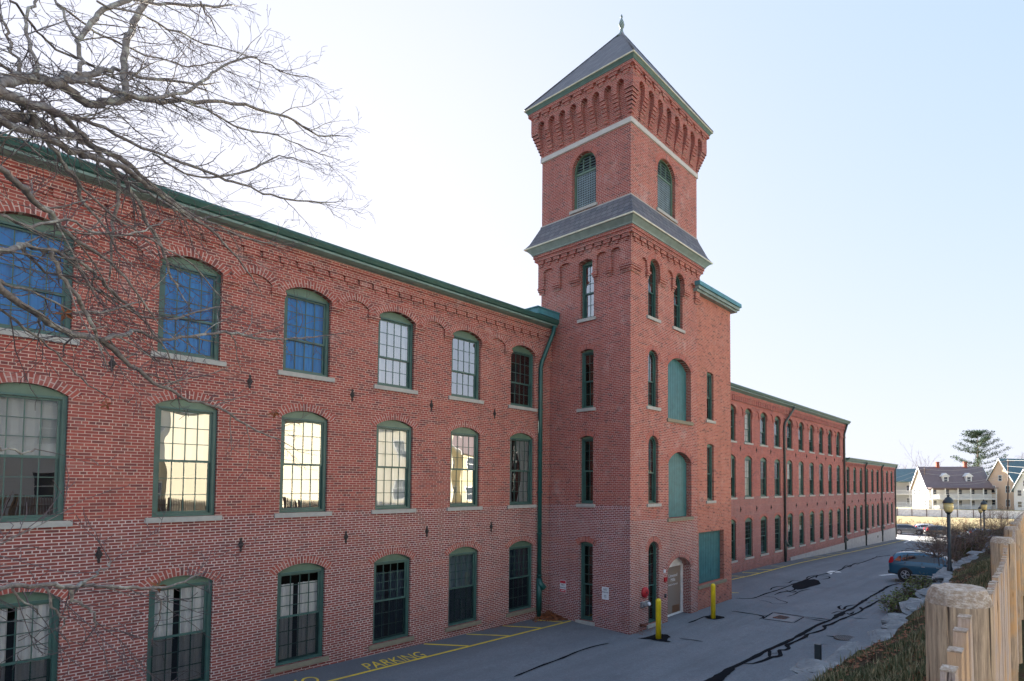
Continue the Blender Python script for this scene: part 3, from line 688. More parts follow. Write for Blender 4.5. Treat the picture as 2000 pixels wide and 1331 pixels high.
# bell openings: louvres in the arch, lattice below
MAT['louvre']=painted('dark_louvre_paint',(.07,.12,.12),.5); MAT['lattice']=painted('pale_lattice_paint',(.25,.33,.36),.5)
def bell(F,cu,Mx):
    r0=.14; w_=1.29; b=MB(); o=archloop(w_,1.655,.625,0,.005,16); i_=archloop(w_-.2,1.60,.54,0,.1,16)
    b.ring(o,i_,LOC,r0,r0+.12); b.box(-.55,.55,r0+.01,r0+.11,1.50,1.58)
    for x in (-.18,.18): b.box(x-.02,x+.02,r0+.02,r0+.08,1.58,2.1)
    win=b.build('belfry_window',MAT['green2'],tw,Mx)
    l=MB()
    l.box(-.54,.54,r0+.13,r0+.14,1.58,1.7,0)
    for i in range(5):
        z=1.65+i*.115; hw=.54*math.sqrt(max(0,1-max(0,(z-1.66)/.56)**2)) if z>1.66 else .54
        if hw>.08: l.box(-hw,hw,r0+.03,r0+.07,z,z+.03)
    l.build('louvre',MAT['louvre'],win,Mx)
    g=MB()
    for i in range(12):
        x=-.52+i*1.04/11; g.box(x-.013,x+.013,r0+.04,r0+.055,.1,1.5)
    for i in range(15):
        z=.14+i*1.34/14; g.box(-.54,.54,r0+.056,r0+.07,z-.013,z+.013)
    g.build('lattice',MAT['lattice'],win,Mx)
    s=MB(); s.box(-.74,.74,-.07,.12,-.12,-.002); s.build('sill',MAT['stone'],win,Mx)
    q=MB(); q.box(-.6,.6,.32,.34,.0,2.3); q.build('backing',MAT['dark'],win,Mx)
    a=MB(); ringuv(a,1.30,.63,.21,-.006,.03,1.66); a.build('brick_arch',MAT['brick_arch_plain'],win,Mx)
bell(None,0,LW(XL,TC[1],11.22)); bell(None,0,FW(TC[0],11.22,YF))
# teal loading doors
def boards(name,parent,x,z,w_,H,r,y,mat='teal',n=12):
    d=MB(); lp=archloop(w_-.01,H-r if r else H,r,0,0,12)
    d.prism(lp,LOC,.03,.07)
    for i in range(n):
        a=-w_/2+.02+i*(w_-.04)/n; b=a+(w_-.04)/n-.012; c=max(abs(a),abs(b))
        if r:
            Rr=(w_*w_/4+r*r)/(2*r); top=H-Rr+math.sqrt(max(0,Rr*Rr-c*c))-.02
        else: top=H-.02
        d.box(a,b,0,.035,.02,top)
    return d.build(name,MAT[mat],parent,Matrix.Translation((x,y,z)))
for x,w_,z,H,r in DOORS:
    H2=H; dd=boards('loading_door',tw,x,z,w_,H2,r,YF+.24,n=13)
    Mx=Matrix.Translation((x,YF,z)); s=MB(); s.box(-w_/2-.08,w_/2+.1,-.06,.24,-.14,-.002); s.build('sill',MAT['sand'],dd,Mx)
    a=MB(); ringuv(a,w_,r,.24,-.008,.03,H-r); a.build('brick_arch',MAT['brick_arch_plain'],dd,Mx)
# entrance
ex=ENT[0]; ew=ENT[1]; Mx=Matrix.Translation((ex,YF,-5.42))
en=MB(); en.box(-ew/2,-ew/2+.09,.40,.50,0,2.20); en.box(ew/2-.16,ew/2,.40,.50,0,2.20); en.box(-ew/2+.09,ew/2-.16,.405,.495,2.06,2.18); en.box(-ew/2+.09,ew/2-.16,.41,.49,0.0,.10); en.box(-.62,-.54,.41,.49,.10,2.06)
ent=en.build('entrance_door',MAT['white_paint'],tw,Mx)
g=MB(); g.box(-ew/2+.09,ew/2-.16,.44,.46,.10,2.06); t=NT('bronze_door_glass'); MAT['doorglass']=t.set((.26,.21,.17),.12,0,.6); g.build('door_glass',MAT['doorglass'],ent,Mx)
g=MB(); g.box(.10,.62,.43,.439,.12,.42); g.build('kick_plate',simple('bronze_plate',(.22,.12,.07),.5,.4),ent,Mx)
g=MB(); g.tube([(-.40,.43,1.0),(-.40,.37,1.02),(-.40,.37,1.32),(-.40,.43,1.34)],.016,6); g.build('handle',MAT['white_paint'],ent,Mx)
g=MB(); hd=[(-ew/2,2.2),(ew/2-.0,2.2)]+arc(ew-.01,.40,0,2.205,12); g.prism([(-ew/2+.01,2.19),(ew/2-.01,2.19)]+arc(ew-.02,.32,0,2.2,12)[1:-1],LOC,.36,.50); g.build('arched_head_panel',MAT['white_paint'],ent,Mx)
a=MB(); ringuv(a,ew,.44,.24,-.008,.03,ENT[3]+ENT[2]+5.42); a.build('brick_arch',MAT['brick_arch'],ent,Mx)
m=MB(); m.box(-ew/2+.1,ew/2-.1,.6,.62,-.4,3); m.build('backing',MAT['dark'],ent,Mx)
# ------------------------------------------------------------------ stair block right of the tower
bl=empty('brick_stair_block',(22.8,-2,-5.4),label='flat roofed orange brick block joined to the right side of the tower',cat='building')
BY=YF+.06; BX0,BX1=XR,24.42; BT=8.62
m=MB(); hb=[archloop(.62,H,.05,22.41,z,6) for z,H in ((3.06,2.18),(-.63,2.55))]+[[(21.33,-4.36),(23.66,-4.36),(23.66,-2.03),(21.33,-2.03)]]
wall(m,[(BX0,-6.4),(BX1,-6.4),(BX1,BT),(BX0,BT)],hb,FRONT(BY),.34)
m.face([(BX1,BY,-6.4),(BX1,12,-6.4),(BX1,12,BT),(BX1,BY,BT)]); m.face([(BX0,YB+.01,5),(BX0,YB+.01,BT),(BX0,12,BT),(BX0,12,5)]); m.face([(BX0,12,-6),(BX0,12,BT),(BX1,12,BT),(BX1,12,-6)])
m.build('front_wall',MAT['brick_block'],bl)
for q,(z,H) in enumerate(((3.06,2.18),(-.63,2.55))):
    add_window(bl,'BK%d'%q,dict(w=.62,h=H,r=.05,mid=H*.48,cols=2,ru=3,rl=2,round=False,rec=.10),FW(22.41,z,BY),'half','glass_mirror' if q else 'glass',archm='brick_arch_plain',arch=False)
dd=boards('boarded_bay',bl,22.495,-4.35,2.32,2.31,0,BY+.20,n=15)
m=MB(); m.box(21.20,23.82,BY-.07,BY+.2,-4.5,-4.365); m.build('sill',MAT['sand'],dd)
m=MB(); m.box(BX0-.3,BX1+.28,BY-.25,12.2,BT,BT+.1); m.box(BX0-.3,BX1+.36,BY-.34,12.2,BT+.1,BT+.24); m.build('cornice',MAT['copper'],bl)
m=MB(); m.box(BX0-.35,BX1+.42,BY-.42,12.3,BT+.242,BT+.42); m.build('roof_edge',MAT['cap'],bl)
# ------------------------------------------------------------------ ground
GT=[(-60,-4.9),(6,-5.02),(12,-5.15),(16,-5.24),(24,-5.25),(32.7,-5.6),(41.4,-5.77),(54.5,-6.2),(56.5,-6.25),(78.5,-6.9),(100,-7.1),(150,-7.1)]
def gz(x,y):
    for (a,za),(b,zb) in zip(GT,GT[1:]):
        if x<=b: z=za+(zb-za)*max(0,(x-a)/(b-a)); break
    else: z=GT[-1][1]
    return z+.04*max(-6,min(0,y))+.07*max(0,-6-max(y,-13))
def wy(x): return -14.12+4.4*max(0,min(1,(x-41)/11))**1.5+.12*math.sin(x*.35)+.08*math.sin(x*.9+1)       # retaining wall line
def wz(x): return -2.60-.015*x-.07*max(0,min(19,x-41))
def fy(x): return -16.885+.0316*x                                         # picket fence line
def ftop(x): return -.155-.0345*x
def tz(x,y):
    """grassy terrace between the wall and the fence, then the upper yard"""
    a=wy(x)-.1; b=fy(x); zf=ftop(x)-1.22; z0=wz(x)-.03
    if y>=a: return z0
    t=min(1,(a-y)/max(.5,a-b)); t2=t*t*(3-2*t)*.5+t*.5
    z=z0+(zf-z0)*t2
    if y<b: z=zf-.02*min(6,b-y)
    return z
def grid(name,mat,xs,ys,f,kind='structure',sm=True):
    m=MB(); nx=len(xs)
    for y in ys:
        for x in xs: m.v.append((x,y,f(x,y)))
    for j in range(len(ys)-1):
        for i in range(nx-1):
            a=j*nx+i; m.f.append((a,a+1,a+nx+1,a+nx)); m.m.append(0)
            if sm: m.sm.add(len(m.f)-1)
    o=m.build(name,mat); tag(o,kind=kind); return o
def fr(a,b,s): n=max(1,round((b-a)/s)); return [a+(b-a)*i/n for i in range(n+1)]
t=NT('asphalt'); p=t.pos(); s_=t.n('SeparateXYZ'); t.l(p,s_.inputs[0])
big=t.noise(p,.25,4,.6); c=t.mix(t.rng(big,.35,.65,0,1),(.20,.22,.24),(.265,.285,.305))
# older, darker strip along the mill
dk=t.rng(t.math('ADD',s_.outputs[1],t.math('MULTIPLY',t.noise(p,.8,3),1.2)),-1.6,-.5,0,1)
c=t.mix(t.math('MULTIPLY',dk,.55),c,(.075,.08,.09))
map_=t.n('Mapping'); map_.inputs['Scale'].default_value=(.12,1.3,1); t.l(p,map_.inputs[0]); st=t.noise(map_.outputs[0],1.2,5,.65); c=t.mix(t.rng(st,.45,.75,0,.5),c,(.12,.13,.145))
bl_=t.noise(p,1.1,5,.7); c=t.mix(t.rng(bl_,.55,.68,0,.35),c,(.12,.13,.14)); bl2=t.noise(p,3.3,5,.75); c=t.mix(t.rng(bl2,.58,.7,0,.3),c,(.30,.31,.33)); ag=t.noise(p,9,6,.9); c=t.mix(t.rng(ag,.38,.62,0,.5),c,(.13,.14,.155)); sp=t.noise(p,24,3,.85); c=t.mix(t.rng(sp,.3,.7,0,.55),c,(.09,.095,.105)); sp2=t.noise(p,38,2,.9); c=t.mix(t.rng(sp2,.62,.72,0,.5),c,(.32,.33,.35))
t.bump(t.noise(p,90,3,.8),.006,.7); MAT['asphalt']=t.set(c,.9,0,.3)
t=NT('parking_lot_asphalt'); p=t.pos(); c=t.mix(t.noise(p,.5,4),(.40,.40,.40),(.52,.51,.50)); MAT['lot']=t.set(c,.9)
xs=sorted(set([-60,-40,-20,-5]+[a for a,b in GT if -60<a<80]+[80])); ys=[-15,-13,-10,-6,-4,0,.4]
grid('road',MAT['asphalt'],xs,ys,gz)
grid('parking_lot',MAT['lot'],fr(79.5,99,3),fr(-70,60,6),lambda x,y:-7.05 if x>80 else -6.98,)
t=NT('ground_soil'); p=t.pos(); c=t.mix(t.noise(p,.08,5),(.12,.10,.06),(.20,.17,.09)); MAT['soil']=t.set(c,.95)
m=MB(); m.face([(-900,-900,-7.9),(1600,-900,-7.9),(1600,900,-7.9),(-900,900,-7.9)]); tag(m.build('ground',MAT['soil']),kind='structure')
# terrace: soil, moss, dead leaves
t=NT('mossy_turf'); p=t.pos(); a=t.noise(p,1.6,5,.65); b=t.noise(p,7,5,.7)
c=t.mix(t.rng(a,.42,.58,0,1),(.085,.05,.032),(.055,.065,.025)); c=t.mix(t.rng(b,.5,.7,0,.8),c,(.10,.115,.03)); d=t.noise(p,23,4,.75); c=t.mix(t.rng(d,.55,.7,0,.8),c,(.13,.075,.04)); e=t.noise(p,60,3,.8); c=t.mix(t.rng(e,.3,.6,.5,0),c,(.015,.012,.008))
t.bump(t.math('ADD',t.math('MULTIPLY',b,1.0),t.math('MULTIPLY',e,.3)),.10,1); MAT['turf']=t.set(c,.95,0,.15)
def tzn(x,y):
    z=tz(x,y); n=noise.noise(Vector((x*1.1,y*1.1,0))); n2=noise.noise(Vector((x*4,y*4,3)))
    return z+.10*n+.035*n2+ (.07 if wy(x)-.9<y<wy(x)-.25 else 0)
grid('grass_strip',MAT['turf'],fr(-6,3.8,.7)+fr(4,22,.14)+fr(22.5,66,.7),fr(-17.6,-14.15,.12)+fr(-13.9,-9.6,.5),lambda x,y:(tzn(x,y) if y<wy(x)-.02 else tzn(x,wy(x)-.02)-min(6,(y-wy(x)+.02)*14)))
grid('upper_yard',MAT['soil'],fr(-80,66,4),fr(-60,-17.58,3),lambda x,y:tz(max(-6,x),-18)-.06)
# ------------------------------------------------------------------ stone retaining wall
t=NT('fieldstone'); p=t.pos(); a=t.noise(p,2.2,6,.65); c=t.ramp(a,(.3,(.16,.17,.19)),(.5,(.21,.215,.22)),(.74,(.38,.385,.38))); b=t.noise(p,11,5,.7); c=t.mix(t.rng(b,.55,.72,0,.7),c,(.11,.10,.09)); v=t.n('TexVoronoi'); v.inputs['Scale'].default_value=3; t.l(p,v.inputs[0]); c=t.mix(t.rng(v.outputs[0],.0,.12,.35,0),c,(.05,.05,.05))
t.bump(t.math('ADD',a,t.math('MULTIPLY',b,.5)),.06,1); MAT['fieldstone']=t.set(c,.9,0,.25)
rs=random.Random(5)
wl=empty('stone_retaining_wall',(20,-14.2,-5.6),label='dry stone retaining wall with ragged grey capstones along the right side of the road',cat='retaining wall')
m=MB(); x=-6
while x<64:
    for lv in range(5):
        z1=wz(x)-.2-lv*.6; z0=z1-.58; w_=rs.uniform(.7,1.1); off=rs.uniform(-.06,.06)
        m.box(x,x+1.0,wy(x)-.5,wy(x)+off,z0,z1)
    x+=1.02
m.build('stone_face',MAT['fieldstone'],wl)
def rock(cx,cy,cz,lx,ly,lz,seed,rot=0):
    r_=random.Random(seed); m=MB(); nu,nv=14,9; off=Vector((seed*3.1,seed*1.7,0))
    for j in range(nv+1):
        for i in range(nu):
            th=2*PI*i/nu; ph=-PI/2+PI*j/nv
            d=Vector((math.copysign(abs(math.cos(th))**.55,math.cos(th))*math.cos(ph)**.45 if abs(ph)<PI/2-1e-4 else 0,math.copysign(abs(math.sin(th))**.55,math.sin(th))*math.cos(ph)**.45 if abs(ph)<PI/2-1e-4 else 0,math.copysign(abs(math.sin(ph))**.6,math.sin(ph))))
            n=noise.noise(d*1.3+off)*.45+noise.noise(d*3.1+off)*.22; q=d*(1+n); q=Vector((q.x*lx/2,q.y*ly/2,q.z*lz/2)); 
            q.rotate(Matrix.Rotation(rot,3,'Z')); m.v.append((cx+q.x,cy+q.y,cz+q.z))
    for j in range(nv):
        for i in range(nu):
            l=(i+1)%nu; m.f.append((j*nu+i,j*nu+l,(j+1)*nu+l,(j+1)*nu+i)); m.m.append(0)
    return m
x=-5.0; i=0
while x<63:
    L_=rs.uniform(.8,1.7); 
    rock(x+L_/2,wy(x+L_/2)-rs.uniform(.12,.40),wz(x)-.02+rs.uniform(-.03,.06),L_*1.05,rs.uniform(.5,.9),rs.uniform(.16,.24),i+11,rs.uniform(-.18,.18)).build('cap_stone',MAT['fieldstone'],wl)
    x+=L_*.93; i+=1
# ------------------------------------------------------------------ grass and litter on the strip
rs=random.Random(9)
MAT['grass']=simple('grass_blade',(.085,.10,.04),.8,0,.7,3,coord='pos'); MAT['straw']=simple('dry_grass',(.28,.23,.12),.85,0,.4,5); MAT['leaf']=simple('dead_leaf',(.24,.085,.035),.8,0,.6,9); MAT['twigbrown']=simple('shrub_twig',(.16,.11,.09),.85,0,.4,6)
def blades(name,label,n,region,mats,hr=(.05,.16),wd=.006,dens=None,cat='grass'):
    m=MB(); c=0
    while c<n:
        x,y=region(); 
        if dens and rs.random()>dens(x,y): continue
        c+=1; z=tzn(x,y)-.01; h=rs.uniform(*hr); a=rs.uniform(0,2*PI); ln=rs.uniform(.0,.8)*h; dx,dy=math.cos(a),math.sin(a); px,py=-dy*wd,dx*wd
        b1=(x+dx*ln*.35,y+dy*ln*.35,z+h*.65); tp=(x+dx*ln,y+dy*ln,z+h)
        mi=0 if rs.random()<.5 else 1
        m.face([(x-px,y-py,z),(x+px,y+py,z),(b1[0]+px*.7,b1[1]+py*.7,b1[2]),(b1[0]-px*.7,b1[1]-py*.7,b1[2])],mi); m.face([(b1[0]-px*.7,b1[1]-py*.7,b1[2]),(b1[0]+px*.7,b1[1]+py*.7,b1[2]),tp],mi)
    o=m.build(name,mats); tag(o,label,cat,kind='stuff'); return o
def reg():
    x=4+18*rs.random()**1.5; y=rs.uniform(fy(x)+.0,wy(x)-.35); return x,y
dn=lambda x,y:max(.03,min(1,.5+1.9*noise.noise(Vector((x*.9,y*.9,7)))-(.45 if y>wy(x)-1.0 else 0)))
blades('grass_blades','short mixed green and dry grass growing on the strip behind the stone wall',17000,reg,[MAT['grass'],MAT['straw']],dens=dn)
m=MB()
for _ in range(5200):
    x,y=reg(); z=tzn(x,y)+.015; a=rs.uniform(0,6.28); s=rs.uniform(.014,.04); q=Matrix.Rotation(a,3,'Z')@Matrix.Rotation(rs.uniform(-.6,.6),3,'X')
    m.face([Vector((x,y,z))+q@Vector(v)*s for v in ((-1,0,0),(-.3,-.6,.15),(1,-.1,0),(.2,.7,.2))])
tag(m.build('leaf_litter',MAT['leaf']),'scattered brown dead leaves lying in the grass behind the stone wall','leaf litter',kind='stuff')
m=MB()
for _ in range(900):
    u=rs.random()**1.6; x=16.30-u*1.1*rs.random(); y=-.05-rs.random()**1.4*1.1*(1-.5*u); z=gz(x,y)+.02+.22*max(0,1-((16.3-x)+(-y))/1.1)*rs.random()
    a=rs.uniform(0,6.28); s=rs.uniform(.03,.06); q=Matrix.Rotation(a,3,'Z')@Matrix.Rotation(rs.uniform(-.8,.8),3,'X')
    m.face([Vector((x,y,z))+q@Vector(v)*s for v in ((-1,0,0),(-.3,-.6,.15),(1,-.1,0),(.2,.7,.2))])
tag(m.build('leaf_pile',MAT['leaf']),'rust brown pile of fallen leaves in the corner where the wing meets the tower','leaf pile',kind='stuff')
m=MB()
for _ in range(260):
    x=rs.uniform(13,16.3) if rs.random()<.6 else rs.uniform(16.5,18.2); y=(-.06-rs.random()**2*.5) if x<16.3 else YF-.06-rs.random()**2*.4
    z=gz(x,y)+.012; s=rs.uniform(.015,.04); a=rs.uniform(0,6.28); q=Matrix.Rotation(a,3,'Z')
    m.face([Vector((x,y,z))+q@Vector(v)*s for v in ((-1,0,0),(-.3,-.6,.15),(1,-.1,0),(.2,.7,.2))])
tag(m.build('loose_leaves',MAT['leaf']),'few loose dead leaves on the asphalt at the foot of the brick wall','leaf litter',kind='stuff')
# ------------------------------------------------------------------ painted lines and sealed cracks
def yellow(name,col):
    t=NT(name); p=t.pos(); n=t.noise(p,14,4,.7); n2=t.noise(p,2,3); c=t.mix(t.rng(n,.56,.72,0,.7),col,(.12,.125,.12)); c=t.mix(t.rng(n2,.45,.7,0,.4),c,(.15,.15,.13)); return t.set(c,.8)
MAT['ypaint']=yellow('worn_yellow_paint',(.78,.56,.05)); MAT['wpaint']=yellow('worn_white_paint',(.75,.75,.72))
MAT['seal']=simple('tar_crack_sealant',(.012,.013,.016),.95,0,.3,8,spec=.05)
def strip(m,pts,w,dz,jit=.0,taper=True):
    """ribbon following the ground"""
    P=[]
    for i in range(len(pts)-1):
        a=Vector(pts[i]).to_2d();b=Vector(pts[i+1]).to_2d(); n=max(1,int((b-a).length/.12))
        # smooth (Catmull-Rom) through the points
        p0=Vector(pts[max(0,i-1)]).to_2d(); p3=Vector(pts[min(len(pts)-1,i+2)]).to_2d()
        for k in range(n):
            t=k/n; q=.5*((2*a)+(-p0+b)*t+(2*p0-5*a+4*b-p3)*t*t+(-p0+3*a-3*b+p3)*t*t*t); P.append(q if jit else a+(b-a)*t)
    P.append(Vector(pts[-1]).to_2d())
    L=[];R_=[]
    for i,q in enumerate(P):
        d=(P[min(i+1,len(P)-1)]-P[max(i-1,0)]); d=d.normalized() if d.length>1e-9 else Vector((1,0)); nrm=Vector((-d.y,d.x))
        ww=w*.5*(1+jit*(noise.noise(Vector((q.x*2.3,q.y*2.3,w*50)))*1.1)); e=min(1,(i+1)/3,(len(P)-i)/3) if (jit and taper) else 1
        ww*=max(.25,e); L.append(q+nrm*ww); R_.append(q-nrm*ww)
    f=lambda q:(q.x,q.y,gz(q.x,q.y)+dz)
    for i in range(len(P)-1): m.face([f(R_[i]),f(R_[i+1]),f(L[i+1]),f(L[i])])
YEL=[(.11,[(4.5,-1.33),(7.29,-1.33),(9.23,-1.32),(11.64,-1.33),(13.26,-1.31),(16.30,-1.30)]),(.1,[(10.76,-.08),(11.59,-1.27)]),(.1,[(12.39,-.07),(13.28,-1.25)]),(.1,[(13.98,-.05),(14.78,-1.24)]),(.1,[(15.5,-.3),(15.95,-1.2)]),
(.11,[(24.6,-1.3),(30.16,-1.2),(39.8,-1.1),(50.73,-1.1),(57.66,-1.2),(72.04,-1.2),(78.19,-1.2)])]+[(.12,[(x,-.25),(x+.75,-1.1)]) for x in (29.5,31.3,33.4,35.6,38,44.5,47,50,53,60,64)]+[(.1,[(25.2,-2.6),(26.3,-3.6)])]
m=MB()
for w_,p in YEL: strip(m,p,w_,.006 if w_<.115 and w_>.105 else .005)
tag(m.build('yellow_road_marking',MAT['ypaint']),kind='structure')
m=MB(); 
m.face([(x,y,gz(x,y)+.006) for x,y in ((37.6,-4.75),(38.3,-4.2),(39.3,-4.15),(39.7,-4.6),(39.2,-4.95),(38.6,-4.55))]); strip(m,[(38.8,-7.6),(39.9,-8.5)],.35,.006); strip(m,[(73,-2.2),(79.4,-1.7)],.2,.006)
tag(m.build('white_road_marking',MAT['wpaint']),kind='structure')
SEAL=[(0.13,[(24.76,-4.2),(25.31,-4.74),(25.97,-4.79),(27.27,-4.67),(28.45,-4.65),(30.16,-4.55),(32.07,-4.37),(34.1,-4.33),(36.15,-4.22),(37.87,-4.42),(38.94,-4.54),(40.25,-4.53),(43.05,-4.32),(45.61,-4.18),(46.79,-4.31),(49.58,-4.2),(52.59,-4.09),(55.65,-4.48)]),(0.05,[(26.43,-4.84),(26.63,-5.38),(26.25,-5.8),(25.57,-6.54),(25.06,-6.55),(24.91,-6.13),(25.24,-5.74),(25.28,-5.17)]),(0.08,[(28.65,-4.33),(29.36,-4.14),(30.2,-4.18),(30.65,-4.52)]),(0.07,[(31.72,-3.78),(32.04,-4.01),(33.05,-3.86),(33.38,-4.23)]),(0.1,[(27.34,-5.13),(28.42,-5.05),(29.38,-5.26),(30.31,-5.11)]),(0.08,[(27.36,-5.8),(28.28,-5.8),(29.66,-5.64),(30.85,-5.75)]),(0.1,[(29.36,-4.88),(28.93,-5.44),(29.46,-5.5)]),(0.1,[(34.47,-4.19),(35.33,-4.0),(36.25,-4.06),(36.75,-4.33)]),(0.1,[(35.37,-4.5),(36.26,-4.31),(36.6,-4.84),(36.02,-5.15),(35.15,-5.01),(35.14,-4.76)]),(0.05,[(31.68,-5.68),(31.86,-6.57)]),(0.08,[(41.12,-4.41),(43.53,-4.04),(42.52,-4.55),(45.03,-4.12),(45.71,-4.38),(44.6,-4.46)]),(0.08,[(52.4,-3.98),(53.5,-3.87),(52.97,-4.33)]),(0.17,[(14.15,-9.29),(14.75,-9.35),(15.37,-9.38),(16.07,-9.4),(16.76,-9.41),(17.6,-9.51),(18.49,-9.59),(19.59,-9.62),(20.97,-9.64),(22.16,-9.81),(23.39,-9.77),(24.68,-9.84),(26.9,-9.68),(28.91,-9.55),(30.98,-9.47),(33.45,-9.34),(34.85,-9.62)]),(0.13,[(15.14,-9.43),(15.26,-9.69),(15.81,-9.84),(16.15,-9.87),(16.4,-10.05),(17.03,-9.76),(17.09,-9.92),(17.36,-9.95),(17.68,-9.75),(18.13,-9.8),(18.9,-9.88),(19.43,-9.83),(19.8,-9.98),(20.42,-10.09),(20.89,-9.92),(21.2,-10.05),(21.96,-10.1),(22.69,-10.21),(23.13,-10.28),(24.02,-10.38),(24.71,-10.31),(25.8,-10.31),(26.94,-10.27),(28.0,-10.25)]),(0.12,[(16.91,-9.48),(16.12,-9.82)]),(0.1,[(16.56,-9.7),(16.7,-9.89)]),(0.1,[(18.98,-9.69),(19.27,-9.64),(19.34,-9.79),(18.93,-9.98)]),(0.08,[(23.24,-9.42),(23.76,-9.53),(23.77,-9.73),(24.08,-9.8),(23.95,-10.17)]),(0.11,[(25.43,-9.17),(25.04,-9.16),(24.38,-9.43),(24.17,-9.66)]),(0.1,[(24.3,-9.62),(25.15,-9.45),(25.68,-9.58),(25.94,-9.82)]),(0.15,[(25.22,-10.04),(24.57,-10.3)]),(0.12,[(23.55,-9.96),(23.3,-10.15),(23.84,-10.16)]),(0.3,[(22.76,-9.78),(23.62,-9.82)]),(0.06,[(26.48,-9.96),(26.7,-10.08),(26.95,-9.84)]),(0.05,[(22.72,-10.29),(22.62,-10.61),(22.66,-11.01)]),(0.06,[(31.02,-8.87),(30.89,-9.44)]),(0.05,[(29.72,-9.91),(29.33,-10.46)]),(0.07,[(22.76,-7.05),(22.27,-8.61)]),(0.07,[(22.27,-8.61),(21.04,-8.66)]),(0.07,[(21.04,-8.66),(21.39,-7.19)]),(0.07,[(21.39,-7.19),(22.76,-7.05)]),(0.06,[(22.13,-5.37),(22.25,-5.94),(22.08,-6.66),(21.95,-6.94),(22.11,-7.13)]),(0.07,[(21.98,-6.71),(21.77,-7.06),(21.23,-7.1)]),(0.06,[(22.27,-8.61),(22.17,-9.22),(21.99,-9.86)]),(0.06,[(22.02,-8.76),(21.65,-9.75)]),(0.1,[(19.4,-10.49),(19.34,-10.85),(19.0,-11.12)]),(0.05,[(18.19,-10.61),(18.28,-10.9)]),(0.04,[(18.0,-10.36),(18.11,-10.48)]),(0.06,[(17.2,-5.82),(17.2,-6.39),(17.1,-6.9)]),(0.1,[(19.19,-4.98),(19.68,-4.99),(20.48,-4.94)]),(0.05,[(22.14,-5.36),(22.28,-5.93),(22.1,-6.63)]),(0.08,[(10.67,-4.58),(11.55,-4.47),(11.89,-4.43),(12.71,-4.38),(13.61,-4.25),(14.43,-4.26),(14.97,-4.38)])]
m=MB()
for i,(w_,p) in enumerate(SEAL): strip(m,p,w_,.006+.0012*(i%7),jit=.6)
POLY=[[(30.85,-4.67),(32.55,-4.3),(33.65,-4.37),(34.69,-4.61),(34.39,-5.02),(33.26,-5.53),(31.93,-5.48),(30.66,-5.49),(29.99,-5.35),(30.21,-5.04)],[(12.95,-9.25),(13.52,-9.28),(14.19,-9.27),(14.74,-9.32),(14.47,-9.5),(13.78,-9.62),(13.32,-9.74),(12.82,-9.68)],[(33.45,-9.34),(34.87,-9.71),(31.72,-10.36),(31.43,-10.14)],[(16.11,-4.75),(16.56,-4.89),(17.18,-4.92),(17.24,-5.29),(17.11,-5.52),(16.68,-5.64),(16.6,-5.89),(16.42,-5.57),(16.36,-5.15)],[(20.5,-4.9),(20.94,-5.06),(21.05,-5.57),(20.89,-5.71),(20.41,-5.55),(20.32,-5.23)]]
for i,p in enumerate(POLY[:2]+POLY[3:]):
    from_=[(Vector(p[k]),Vector(p[(k+1)%len(p)])) for k in range(len(p))]; q=[]
    for a,b in from_:
        for k in range(4):
            r_=a.lerp(b,k/4); s=noise.noise(Vector((r_.x*5,r_.y*5,0)))*.06; q.append((r_.x+s,r_.y+s))
    V,E,Fc,_,_,_=delaunay_2d_cdt([Vector(v) for v in q],[(k,(k+1)%len(q)) for k in range(len(q))],[],1,1e-5)
    for f in Fc:
        P_=[V[k] for k in f]; m.face([(v.x,v.y,gz(v.x,v.y)+.0155+.001*i) for v in P_])
tag(m.build('crack_sealant',MAT['seal']),kind='structure')
# drain apron, grate and manhole
m=MB(); cpts=[(22.62,-7.16),(22.2,-8.48),(21.16,-8.54),(21.48,-7.27)]; m.face([(x,y,gz(x,y)+.004) for x,y in cpts][::-1]); MAT['concrete']=simple('worn_concrete',(.22,.22,.225),.9,0,.25,3); tag(m.build('drain_apron',MAT['concrete']),kind='structure')
gr=empty('storm_drain',(21.86,-7.88,gz(21.86,-7.88)+.012),rz=R(-100),label='rusty slotted storm drain grate framed in black tar in the road',cat='drain')
m=MB(); m.box(-.32,.32,-.27,.27,-.02,.004); m.build('frame',simple('rusty_iron',(.16,.07,.05),.8,.2,.4,20),gr,WM[gr.name])
m=MB()
for i in range(5): m.box(-.26+i*.11,-.20+i*.11,-.22,.22,.0,.0085)
m.build('slot',MAT['dark'],gr,WM[gr.name])
mh=empty('manhole_cover',(19.3,-11.15,gz(19.3,-11.15)+.005),label='round iron manhole cover by the foot of the stone wall',cat='manhole')
m=MB(); m.lathe([(.36,.0),(.36,.012),(.33,.014),(.31,.010),(0.01,.012)],(0,0,0),24); m.build('cover',MAT['iron'],mh,WM[mh.name])
m=MB()
for i in range(10):
    for j in range(10):
        x,y=-.27+i*.06,-.27+j*.06
        if x*x+y*y<.28**2: m.box(x-.012,x+.012,y-.012,y+.012,.011,.018)
m.build('raised_stud',MAT['concrete'],mh,WM[mh.name])
